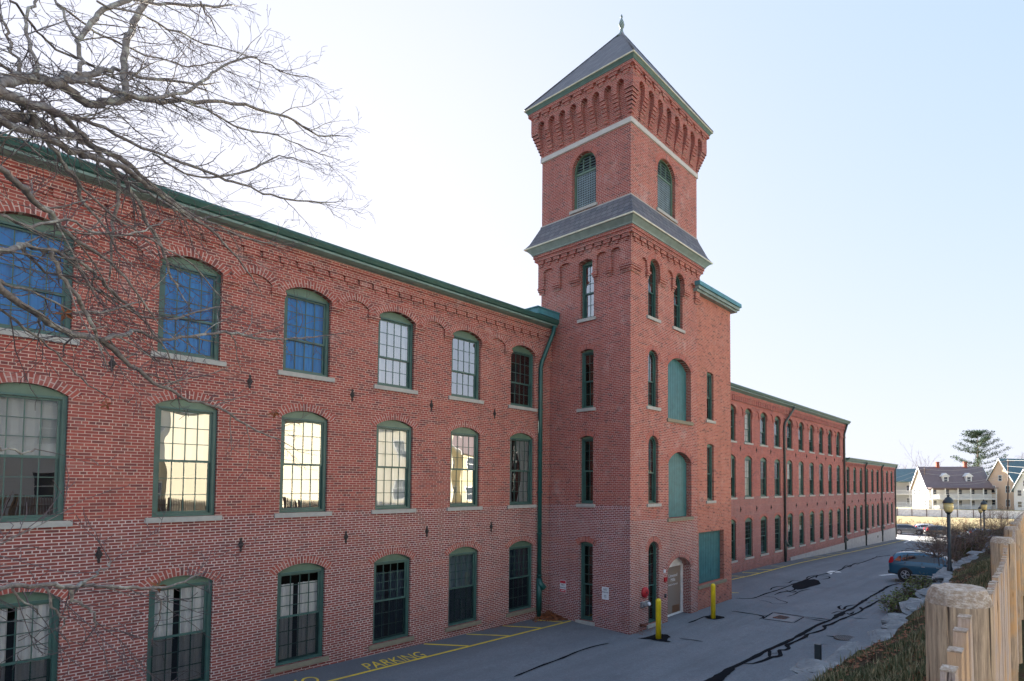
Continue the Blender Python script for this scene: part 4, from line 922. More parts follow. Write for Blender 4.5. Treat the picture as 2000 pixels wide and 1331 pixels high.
# ------------------------------------------------------------------ lettering
def text(s,size,name,mat,parent,M_,ext=.002,align='CENTER',sx=1):
    c=bpy.data.curves.new('t','FONT'); c.body=s; c.size=size; c.align_x=align; c.align_y='CENTER'; c.extrude=ext
    o=bpy.data.objects.new('t',c); COL.objects.link(o); bpy.context.view_layer.update()
    me=bpy.data.meshes.new_from_object(o.evaluated_get(bpy.context.evaluated_depsgraph_get())); bpy.data.objects.remove(o); 
    me.transform(Matrix.Scale(sx,4,(1,0,0))); me.materials.clear(); me.materials.append(mat)
    q=bpy.data.objects.new(name,me); place(q,parent,M_); return q
for s,x0,x1 in (('PARKING',8.38,10.12),('NO',6.35,7.12)):
    th=math.atan2(-.04,1); o=text(s,.86,'painted_lettering',MAT['ypaint'],None,Matrix.Identity(4),ext=0)
    xs_=[v.co.x for v in o.data.vertices]; w_=max(xs_)-min(xs_); mn=min(xs_); hs=[v.co.y for v in o.data.vertices]; h_=max(hs)-min(hs); mh_=min(hs)
    for v in o.data.vertices:
        u=(v.co.x-mn)/w_; k=(v.co.y-mh_)/h_; x=x0+(x1-x0)*u+.07*k; y=-1.2+.60*k-.05*u*(x1-x0); v.co=(x,y,gz(x,y)+.007)
    tag(o,kind='structure')
# ------------------------------------------------------------------ bollards, signs, bell
MAT['byellow']=painted('yellow_bollard_paint',(.78,.56,.012),.35)
def bollard(x,y,lab):
    b=empty('bollard',(x,y,gz(x,y)-.0),label=lab,cat='bollard',group='yellow bollards in front of the tower door'); 
    p=MB(); p.lathe([(.10,-.1),(.10,1.35),(.095,1.39),(.075,1.425),(.04,1.445),(.005,1.45)],(0,0,0),20); p.build('post',MAT['byellow'],b,WM[b.name])
    r_=MB(); r_.lathe([(.125,-.02),(.125,.022),(.10,.03)],(0,0,0),20); r_.build('base_collar',MAT['seal'],b,WM[b.name])
bollard(16.604,-5.333,'yellow steel bollard left of the entrance, nearest the tower corner'); bollard(20.471,-5.391,'yellow steel bollard right of the entrance, in front of the teal boarded bay')
MAT['signwhite']=simple('white_sign_face',(.74,.75,.78),.4,0,.05,5); MAT['signred']=simple('red_sign_paint',(.55,.02,.04),.4,0,.1,5); MAT['signblk']=simple('sign_lettering',(.05,.05,.09),.5)
def sign(y,z,lab,kind):
    s=empty('parking_sign',(XL-.012,y,z),label=lab,cat='sign',group='no parking signs on the brick wall'); B_=LW(XL-.012,y,z)
    p=MB(); p.box(-.165,.165,-.004,.008,-.235,.235); pl=p.build('panel',MAT['signwhite'],s,B_)
    D=lambda dx,dz,o=-.0055:B_@Matrix.Translation((dx,o,dz))@Matrix.Rotation(PI/2,4,'X')
    if kind:
        p=MB(); p.box(-.155,.155,-.0065,-.0041,.125,.225); p.box(-.155,.155,-.0065,-.0041,-.225,-.115); p.build('red_band',MAT['signred'],pl,B_)
        text('NO',.12,'lettering',MAT['signblk'],pl,D(0,.06)); text('PARKING',.075,'lettering',MAT['signblk'],pl,D(0,-.05))
        p=MB(); p.box(-.10,.10,-.0085,-.0066,-.18,-.155); p.build('white_bar',MAT['signwhite'],pl,B_)
    else:
        text('NO',.12,'lettering',MAT['signblk'],pl,D(0,.14)); text('PARKING',.075,'lettering',MAT['signblk'],pl,D(0,.04)); text('ANY\nTIME',.06,'lettering',MAT['signblk'],pl,D(0,-.11))
    for q in (.21,-.21):
        p=MB(); p.lathe([(.009,0),(.009,.004),(.004,.006)],(0,0,0),8); p.build('bolt',MAT['iron'],pl,D(0,q,-.004))
sign(-.82,-3.99,'red and white no parking sign left of the narrow tower window',1); sign(-3.05,-4.03,'plain white no parking sign right of the narrow tower window',0)
MAT['bellred']=painted('red_alarm_paint',(.42,.012,.02),.4)
ab=empty('fire_alarm_bell',(17.24,YF,-4.0),label='round red fire alarm bell on the tower wall by the corner',cat='alarm bell')
RX=Matrix.Translation((17.24,YF,-4.0))@Matrix.Rotation(PI/2,4,'X')
m=MB(); m.lathe([(.205,.0),(.205,.03),(.20,.06),(.17,.085),(.09,.10),(.02,.105)],(0,0,0),24); m.build('gong',MAT['bellred'],ab,RX)
m=MB(); m.lathe([(.03,.1),(.03,.118),(.01,.122)],(0,0,0),10); m.build('centre_nut',MAT['iron'],ab,RX)
fd=empty('fire_department_connection',(17.2,YF,-4.45),label='grey metal fire connection box with two capped outlets below the alarm bell',cat='pipe fitting')
m=MB(); m.box(16.98,17.44,YF-.10,YF,-4.53,-4.34); m.build('body',MAT['concrete'],fd)
for x in (17.08,17.33):
    m=MB(); m.lathe([(.07,0),(.07,.08),(.05,.1)],(0,0,0),12); m.build('outlet_cap',MAT['signwhite'] if x>17.2 else MAT['concrete'],fd,Matrix.Translation((x,YF-.1,-4.44))@Matrix.Rotation(PI/2,4,'X'))
kb=empty('wall_strobe',(18.62,YF,-3.7),label='small red and white alarm strobe on the brick beside the entrance',cat='alarm')
m=MB(); m.box(18.53,18.70,YF-.06,YF,-3.78,-3.62); m.build('red_case',MAT['bellred'],kb); m=MB(); m.box(18.50,18.6,YF-.05,YF,-3.42,-3.3); m.build('white_case',MAT['signwhite'],kb)
kp=empty('entry_intercom',(18.64,YF,-4.3),label='small black intercom box beside the entrance door',cat='intercom')
m=MB(); m.box(18.58,18.68,YF-.035,YF,-4.42,-4.27); m.build('case',MAT['iron'],kp); m=MB(); m.box(18.60,18.66,YF-.038,YF-.0351,-4.34,-4.30); m.build('speaker_grille',MAT['concrete'],kp)
sp_=empty('standpipe_valve',(17.1,YF,-5.2),label='rusty low valve pipe sticking out near the foot of the tower corner',cat='pipe')
m=MB(); m.tube([(17.0,YF,-5.18),(17.0,YF-.22,-5.18),(17.0,YF-.24,-5.22)],.05,8); m.tube([(16.9,YF-.12,-5.18),(17.25,YF-.12,-5.14)],.035,8); m.build('pipe',MATR if False else simple('rusty_pipe',(.14,.05,.03),.8,.2,.3,20),sp_)
# door glass lettering
D=lambda dx,dz:Mx_e@Matrix.Translation((dx,.436,dz))@Matrix.Rotation(PI/2,4,'X')
Mx_e=Matrix.Translation((ENT[0],YF,-5.42)); dc=.16
text('Linwood',.19,'door_lettering',MAT['signwhite'],ent,D(dc,1.68),.001); text('Mills',.19,'door_lettering',MAT['signwhite'],ent,D(dc,1.50),.001); text('MAIN ENTRANCE',.09,'door_lettering',MAT['signwhite'],ent,D(dc,1.30),.001)
# ------------------------------------------------------------------ picket fence
def wood(name,col,dark,warm):
    t=NT(name); p=t.obj(); mp=t.n('Mapping'); mp.inputs['Scale'].default_value=(1,1,.07); t.l(p,mp.inputs[0]); g_=t.noise(mp.outputs[0],130,6,.75); c=t.mix(t.rng(g_,.38,.62,0,1),dark,col)
    b=t.noise(p,3.5,4,.6); c=t.mix(t.rng(b,.50,.60,0,.9),c,warm); k=t.n('TexVoronoi'); mk_=t.n('Mapping'); mk_.inputs['Scale'].default_value=(1,1,.55); t.l(p,mk_.inputs[0]); k.inputs['Scale'].default_value=9; t.l(mk_.outputs[0],k.inputs[0]); c=t.mix(t.rng(k.outputs[0],.03,.13,.9,0),c,(.05,.025,.02)); 
    mp2=t.n('Mapping'); mp2.inputs['Scale'].default_value=(1,1,.02); t.l(p,mp2.inputs[0]); cr_=t.noise(mp2.outputs[0],55,2,.5); c=t.mix(t.rng(cr_,.66,.675,0,.9),c,(.035,.02,.015))
    t.bump(t.math('ADD',g_,t.math('MULTIPLY',t.rng(cr_,.64,.70,0,1),-2.0)),.006,.8); return t.set(c,.8,0,.25)
MAT['post']=wood('weathered_cedar_post',(.56,.41,.28),(.28,.20,.14),(.58,.33,.15))
MAT['picket']=wood('weathered_picket',(.60,.48,.42),(.36,.28,.24),(.58,.37,.22))
t=NT('chiselled_end_grain'); p=t.obj(); mp=t.n('Mapping'); mp.inputs['Scale'].default_value=(1,1,2.2); t.l(p,mp.inputs[0]); a=t.noise(mp.outputs[0],75,3,.8); c=t.mix(t.rng(a,.42,.62,0,1),(.38,.28,.20),(.60,.51,.43)); b=t.noise(p,9,4,.7); c=t.mix(t.rng(b,.5,.66,0,.7),c,(.22,.15,.11)); t.bump(a,.006,1); MAT['endgrain']=t.set(c,.9,0,.2)
fen=empty('picket_fence',(5,fy(5),ftop(5)-1.22),label='weathered cedar picket fence with thick log posts running down the right foreground',cat='fence')
posts=[-1.15,1.25,3.65]+[6.05+2.4*i for i in range(18)]
rs=random.Random(4)
for i,x in enumerate(posts):
    y=fy(x); zt_=ftop(x); zb_=zt_-1.5; r0=.060; n=20; m=MB()
    prof=[(r0*1.02,zb_),(r0,zt_-.35),(r0,zt_-.030),(r0*.93,zt_-.014),(r0*.80,zt_)]
    for r_,z in prof:
        for k in range(n):
            a=2*PI*k/n; rr=r_*(1+.035*noise.noise(Vector((math.cos(a)*1.5,math.sin(a)*1.5,z*.7+i*9)))); fl=min(rr,.066/max(.2,abs(math.cos(a-2.2)))) if False else rr
            zz=z if z<zt_-.05 else z+.003*noise.noise(Vector((math.cos(a)*3,math.sin(a)*3,i)))
            m.v.append((x+fl*math.cos(a),y+fl*math.sin(a),zz))
    for j in range(len(prof)-1):
        for k in range(n):
            l=(k+1)%n; m.f.append((j*n+k,j*n+l,(j+1)*n+l,(j+1)*n+k)); m.m.append(0 if j<2 else 1); 
            if j<2:m.sm.add(len(m.f)-1)
    e=(len(prof)-1)*n; m.f.append(tuple(e+k for k in range(n))); m.m.append(1)
    m.build('post',[MAT['post'],MAT['endgrain']],fen)
for i,(a,b) in enumerate(zip(posts,posts[1:])):
    m=MB(); rl=MB(); x=a+.12
    while x<b-.09:
        t_=(x-a)/(b-a); top=ftop(x)-.085+.095*(2*t_-1)**4+rs.uniform(-.004,.004); y=fy(x)-.012; w_=.062; zb_=ftop(x)-1.2; th=.019; sx_=rs.uniform(-.002,.002)
        lp=[(x-w_/2,zb_),(x+w_/2,zb_),(x+w_/2,top-.16),(x+.012,top),(x-.012,top),(x-w_/2,top-.16)]
        m.prism(lp,FRONT(y+sx_),-th,0,0); m.box(x-.013,x+.013,y+sx_-th-.0005,y+sx_+.0005,top-.001,top+.0015,1)
        x+=.076
    m.build('picket_panel',[MAT['picket'],MAT['endgrain']],fen)
    for dz in (-.42,-1.0): rl.tube([(a,fy(a)+.03,ftop(a)+dz),(b,fy(b)+.03,ftop(b)+dz)],.028,6)
    rl.build('rail',MAT['picket'],fen)
# ------------------------------------------------------------------ cars
def paint(name,col,met=.5):
    t=NT(name); t.set(col,.28,met,.6); t.b.inputs['Coat Weight'].default_value=.7; t.b.inputs['Coat Roughness'].default_value=.06; return t.m
MAT['tyre']=simple('tyre_rubber',(.018,.018,.02),.8); MAT['rim']=simple('alloy_rim',(.55,.56,.58),.3,.8); MAT['trim']=simple('black_trim',(.02,.02,.023),.55)
t=NT('car_window_tint'); MAT['carglass']=t.set((.012,.016,.02),.05,0,.9)
t=NT('red_tail_lens'); MAT['tail']=t.set((.5,.01,.02),.15,0,.7)
MAT['headl']=simple('headlamp_lens',(.6,.62,.64),.1,.3); MAT['plate']=simple('number_plate',(.7,.7,.72),.5)
def car(loc,rz,label,col,met=.5,L=4.55,Wd=1.82,H=1.66,detail=True,group=None):
    root=empty('parked_car',loc,rz,label=label,cat='car',group=group); MW=WM[root.name]; k=L/4.55; kz=H/1.66
    # stations: x, z_low, roof/hood z, half width low, belt half width, top half width
    S=[(-2.27,.42,.98,.74,.80,.70),(-2.24,.34,1.16,.84,.86,.70),(-2.13,.30,1.40,.88,.895,.62),(-1.95,.27,1.56,.90,.905,.60),(-1.55,.24,1.62,.91,.91,.61),(-.9,.23,1.655,.91,.91,.63),(-.2,.23,1.66,.91,.91,.64),(.35,.23,1.60,.91,.91,.63),(.80,.23,1.40,.91,.905,.62),(1.22,.24,1.12,.91,.90,.70),(1.55,.26,1.04,.90,.89,.74),(1.95,.30,.95,.87,.85,.70),(2.18,.36,.80,.78,.74,.60),(2.27,.44,.66,.62,.58,.5)]
    m=MB(); rows=[]
    for x,zl,zt_,wl_,wb,wt in S:
        belt=min(1.10,zt_-.07)
        q=[(wl_*.86,zl),(wl_,zl+.10),(wl_*1.0,.55),(wb*1.0,.80),(wb*.985,belt),(wt+.02,zt_-.10 if zt_>1.2 else zt_-.04),(wt-.08,zt_-.02),(wt*.5,zt_)]
        lp=[(x*k,y*Wd/1.82,z*kz) for y,z in q]+[(x*k,-y*Wd/1.82,z*kz) for y,z in q[::-1]]; rows.append(len(m.v)); m.v+=lp
    n=16
    for i in range(len(S)-1):
        for j in range(n):
            l=(j+1)%n; a=rows[i]; b=rows[i+1]; mi=0
            if j in(4,10) and 4<=i<=7: mi=1
            if j in (6,7,8) and i in (7,8): mi=1
            if j in (5,9) and i==8: mi=1
            if j in (6,7,8) and i in (1,2): mi=1
            if j in (0,14,15): mi=2
            m.f.append((a+j,b+j,b+l,a+l)[::-1]); m.m.append(mi); m.sm.add(len(m.f)-1)
    m.f.append(tuple(rows[0]+j for j in range(n))); m.m.append(0); m.f.append(tuple(rows[-1]+j for j in reversed(range(n)))); m.m.append(2)
    b=m.build('body',[paint('car_paint',col,met),MAT['carglass'],MAT['trim']],root,MW)
    md=b.modifiers.new('s','SUBSURF'); md.levels=1; md.render_levels=2 if detail else 1
    y1=.905*Wd/1.82
    for sx in (-1.33,1.33):
        for sy in (-1,1):
            xw=sx*k; A=MB(); A.lathe([(.43,-.02),(.43,.006),(.40,.012)],(0,0,0),24); A.build('wheel_arch',MAT['trim'],root,MW@Matrix.Translation((xw,sy*y1*1.0,.35))@Matrix.Rotation(-sy*PI/2,4,'X'))
            Wm=MW@Matrix.Translation((xw,sy*(y1-.085),.36))@Matrix.Rotation(-sy*PI/2,4,'X')
            w_=MB(); w_.lathe([(.20,-.11),(.335,-.11),(.36,-.07),(.36,.07),(.335,.105),(.25,.115),(.24,.09)],(0,0,0),24); wh=w_.build('wheel',MAT['tyre'],root,Wm)
            r_=MB(); r_.lathe([(.24,.075),(.245,.108),(.225,.11),(.215,.07)],(0,0,0),24); r_.lathe([(.06,.06),(.055,.115),(.02,.12)],(0,0,0),12)
            for q in range(5):
                a=2*PI*q/5
                for da in (-.16,.16):
                    M_=Matrix.Rotation(a+da,4,'Z'); r_.box(.04,.225,-.014,.014,.085,.108,0,M_)
            r_.build('rim',MAT['rim'],wh,Wm)
            d=MB(); d.lathe([(.215,.03),(.21,.04)],(0,0,0),20); d.build('brake_recess',MAT['trim'],wh,Wm)
    for sy in (-1,1):
        g=MB(); 
        for q in range(3):
            g.prism([(-2.265+.0*q,.98),(-2.05,.98),(-1.98,1.10),(-2.02,1.34),(-2.14,1.34),(-2.24,1.12)],lambda u,z,d,sy=sy:Vector((u*k,sy*(.80+d)*Wd/1.82,z*kz)),-.25,.075) if q==0 else None
        g.build('tail_light',MAT['tail'],root,MW)
        g=MB(); g.face([Vector((a*k,sy*yy*Wd/1.82,z*kz)) for a,yy,z in ((-1.57,.900,1.12),(-1.57,.745,1.42),(-1.72,.755,1.38),(-1.93,.86,1.14))][::sy]); g.build('quarter_glass',MAT['carglass'],root,MW)
        g=MB(); g.prism([(1.75,.80),(2.12,.74),(2.16,.84),(1.80,.92)],lambda u,z,d,sy=sy:Vector((u*k,sy*(.78+d)*Wd/1.82,z*kz)),-.1,.06); g.build('headlight',MAT['headl'],root,MW)
        g=MB(); g.box(.72*k,.9*k,sy*.92*Wd/1.82,sy*1.08*Wd/1.82,1.0,1.13); g.build('wing_mirror',paint('mirror_paint',col,met),root,MW)
        g=MB(); g.box(-1.0,1.0,sy*.915*Wd/1.82,sy*.93*Wd/1.82,.36,.40); 
        for x in (-.35*k,.42*k): g.box(x-.09,x+.09,sy*.905*Wd/1.82,sy*.93*Wd/1.82,.86,.89)
        g.build('door_trim',MAT['rim'],root,MW)
        g=MB()
        for x,x2 in ((-.42,-.34),(.50,.42),(-1.35,-1.22)): g.face([Vector((a*k,sy*yy*Wd/1.82,z*kz)) for a,yy,z in ((x-.03,.905,1.0),(x+.03,.905,1.0),(x2+.03,.675,1.53),(x2-.03,.675,1.53))])
        g.build('window_pillar',MAT['trim'],root,MW)
        g=MB(); g.tube([(-1.6*k,sy*.60,1.67*kz),(-1.5*k,sy*.6,1.71*kz),(.1*k,sy*.61,1.72*kz),(.25*k,sy*.6,1.66*kz)],.018,6); g.build('roof_rail',MAT['trim'],root,MW)
    g=MB(); g.box(-2.31*k,-2.2*k,-.26,.26,.72,.86); g.build('number_plate',MAT['plate'],root,MW)
    g=MB(); g.box(-2.33*k,-2.1*k,-.72*Wd/1.82,.72*Wd/1.82,.34,.52); g.build('bumper',MAT['trim'],root,MW)
    return root
zc=gz(35.7,-9.7)-.0
car((36.45,-11.15,gz(36.45,-11.15)+.02),R(-90),'teal blue hatchback suv parked nose in against the stone wall, half behind bare shrubs',(.02,.105,.175),.4,H=1.68)
car((89.6,.6,-7.05),R(-72),'grey estate car in the sunlit lot beyond the end of the mill, farther left',(.10,.11,.12),.5,L=4.6,H=1.5)
car((87.6,-4.2,-7.05),R(-66),'black compact suv in the sunlit lot, just left of the lamp post',(.015,.015,.02),.4,L=4.4,H=1.6)
car((91.5,4.2,-7.05),R(-72),'pale silver car mostly hidden at the left of the sunlit lot by the mill corner',(.55,.56,.58),.5,H=1.45)
car((92.5,-1.9,-7.05),R(-66),'white car tucked behind the black suv in the sunlit lot',(.75,.75,.76),.1,H=1.5)
car((86.6,-9.6,-7.05),R(-60),'blue grey car behind the twiggy bushes right of the lamp post',(.16,.24,.33),.5,H=1.45)
car((88.2,-13.2,-7.05),R(-60),'silver car farthest right in the lot behind the bushes',(.5,.55,.6),.5,H=1.45)
# ------------------------------------------------------------------ street lamps
t=NT('amber_lamp_glass'); MAT['amber']=t.set((.62,.50,.22),.25,0,.5); MAT['lampblack']=painted('black_lamp_paint',(.018,.03,.038),.4)
def lamp(x,y,zb,zt_,label,s=1):
    r=empty('street_lamp',(x,y,zb),label=label,cat='street lamp',group='black post lamps along the stone wall'); h=zt_-zb; MW=WM[r.name]
    def L(name,prof,mat,par,n=18): m=MB(); m.lathe(prof,(0,0,0),n); return m.build(name,MAT[mat],par,MW)
    L('pole',[(.09,-.3),(.09,.25),(.062,.32),(.058,h-.86*s),(.045,h-.84*s)],'lampblack',r)
    ln=L('lantern',[(.06*s,h-.86*s),(.10*s,h-.80*s),(.14*s,h-.77*s),(.145*s,h-.75*s)],'lampblack',r)
    L('glass',[(.125*s,h-.755*s),(.185*s,h-.68*s),(.205*s,h-.55*s),(.205*s,h-.36*s)],'amber',ln)
    L('cap',[(.235*s,h-.36*s),(.235*s,h-.33*s),(.20*s,h-.24*s),(.12*s,h-.13*s),(.06*s,h-.10*s),(.05*s,h-.06*s),(.07*s,h-.03*s),(.04*s,h-.0*s),(.01,h+.03*s)],'lampblack',ln)
lamp(20.81,-14.18,-2.95,-.27,'nearest black post lamp with amber glass lantern, on the stone wall beside the blue car',.76)
lamp(47.5,-12.9,-4.4,-.95,'distant black post lamp standing right of the near one, against the pale houses')
lamp(66.0,-11.0,-5.5,-1.9,'small far post lamp with round amber lantern among the bare branches')
# ------------------------------------------------------------------ wiry plants
def wiggle(m,p,d,L_,r,lv,rnd,up=0,kids=5,spread=.8,seg=4,n=3,mi=0,leaf=None,shrink=.55,gnarl=.25):
    pts=[p.copy()]; rad=[r]; q=p.copy(); dd=d.normalized()
    for i in range(seg):
        dd=(dd+Vector((rnd.gauss(0,gnarl),rnd.gauss(0,gnarl),rnd.gauss(0,gnarl)+up))).normalized(); q=q+dd*(L_/seg); pts.append(q.copy()); rad.append(max(r*(1-.7*(i+1)/seg),.0006))
    m.tube(pts,rad,n,mi,cap=False)
    if lv>0:
        for k in range(kids):
            t_=rnd.uniform(.15,.98); i=min(seg-1,int(t_*seg)); a=pts[i].lerp(pts[i+1],t_*seg-i); base=(pts[i+1]-pts[i]).normalized()
            o=Vector((rnd.gauss(0,1),rnd.gauss(0,1),rnd.gauss(0,1))); o=(o-base*o.dot(base)).normalized()
            wiggle(m,a,base+o*spread*rnd.uniform(.6,1.3),L_*shrink*rnd.uniform(.5,1.1)*(1-.3*t_),r*.5,lv-1,rnd,up,max(2,kids-1),spread,max(2,seg-1),n,mi,leaf,shrink,gnarl)
    elif leaf and rnd.random()<leaf[0]:
        s=leaf[1]*rnd.uniform(.6,1.3); R3=Matrix.Rotation(rnd.uniform(0,6),3,'Z')@Matrix.Rotation(rnd.uniform(-1.2,1.2),3,'X'); c=pts[-1]
        m.face([c+R3@Vector(v)*s for v in ((-1,0,0),(0,-.6,0),(1,0,.1),(0,.6,0))],leaf[2] if rnd.random()<.6 else leaf[2]+1)
MAT['lf1']=simple('shrub_leaf_brown',(.24,.13,.06),.8,0,.5,4); MAT['lf3']=simple('olive_leaf',(.17,.20,.05),.8,0,.4,4); MAT['lf2']=simple('shrub_leaf_green',(.11,.12,.045),.8,0,.5,4)
def shrub(x,y,z,h,w_,label,seed,leafp=.5,stems=10,green=False):
    rnd=random.Random(seed); r=empty('shrub',(x,y,z),label=label,cat='shrub',group='leafless shrubs along the top of the stone wall' if not green else None); m=MB()
    for i in range(stems):
        a=rnd.uniform(0,6.28); d=Vector((math.cos(a)*w_/h*rnd.uniform(.2,1),math.sin(a)*w_/h*rnd.uniform(.2,1),1)); wiggle(m,Vector((x+rnd.uniform(-.2,.2),y+rnd.uniform(-.2,.2),z)),d,h*rnd.uniform(.7,1.1),.014,2,rnd,.02,6,.75,4,3,0,(leafp,.03 if not green else .05,1))
    mats=[MAT['twigbrown'],MAT['lf1'],MAT['lf2']] if not green else [MAT['twigbrown'],MAT['lf3'],MAT['lf2']]
    m.build('twigs_and_leaves',mats,r)
SH=[(23.9,-13.75,1.3,1.2,.12,14,'sparse grey shrub just behind the near lamp post, twigs over the blue car'),(26.5,-12.9,1.4,2.4,.15,34,'bare arching shrub leaning far out over the bonnet of the blue car'),(29.6,-12.7,1.3,2.4,.25,34,'dark twiggy shrub behind the lamp post, hiding the front of the blue car'),
(26.5,-14.9,.8,1.2,.9,14,'low brown leafed bush at the far end of the capstones'),(31.5,-14.0,1.2,1.9,.9,22,'dense brown green bush right of the lamp post'),(34.5,-13.8,1.3,2.0,.8,22,'wide brown bush in the middle of the bush row'),(38.5,-14.4,1.5,2.0,.9,20,'dense olive bush behind the middle of the row'),(43,-13.3,1.5,2.2,.6,20,'taller loose bush with long bare shoots against the houses'),(46.5,-11.9,1.2,2.3,.8,24,'loose tawny bush near the distant lamp'),(51,-10.4,1.1,2.4,.7,24,'brown bush on the corner of the bank above the parked cars'),(33.5,-15.4,.9,1.4,.9,14,'low green brown bush against the second fence post'),(56,-9.8,1.2,2.4,.6,20,'far tangled bush on the bank, half hiding the black suv'),(62,-9.9,1.4,2.6,.5,18,'farthest brown bush at the end of the bank'),(52,-13.2,2.0,2.4,.6,18,'brown bush behind the bank corner, near the fence'),(60,-13.2,2.2,2.6,.5,18,'last tall tawny bush before the sunlit brush')]
for i,(x,y,h,w_,lp,st_,lb) in enumerate(SH): shrub(x,y,tz(x,y),h,w_,lb,40+i,lp,st_)
shrub(24.38,-11.66,gz(24.38,-11.66),.8,1.0,'small green shrub growing at the foot of the stone wall',77,1.,26,True)
shrub(27.25,-11.56,gz(27.25,-11.56),.9,1.3,'yellow green shrub at the foot of the wall below the capstones',78,1.,30,True)
shrub(30.82,-11.53,gz(30.82,-11.53),1.0,1.3,'taller green shrub at the foot of the wall near the blue car',79,1.,30,True)
MX,MY=9.25,-13.75
mk=empty('marker_post',(MX,MY,gz(MX,MY)),label='short black marker post with a flat top standing below the near capstones',cat='post'); mz=WM[mk.name].translation.z
m=MB(); m.box(MX-.025,MX+.025,MY-.03,MY+.03,mz,-2.9); m.build('stake',MAT['lampblack'],mk); m=MB(); m.box(MX-.035,MX+.035,MY-.05,MY+.05,-2.899,-2.62); m.build('flat_head',MAT['lampblack'],mk)
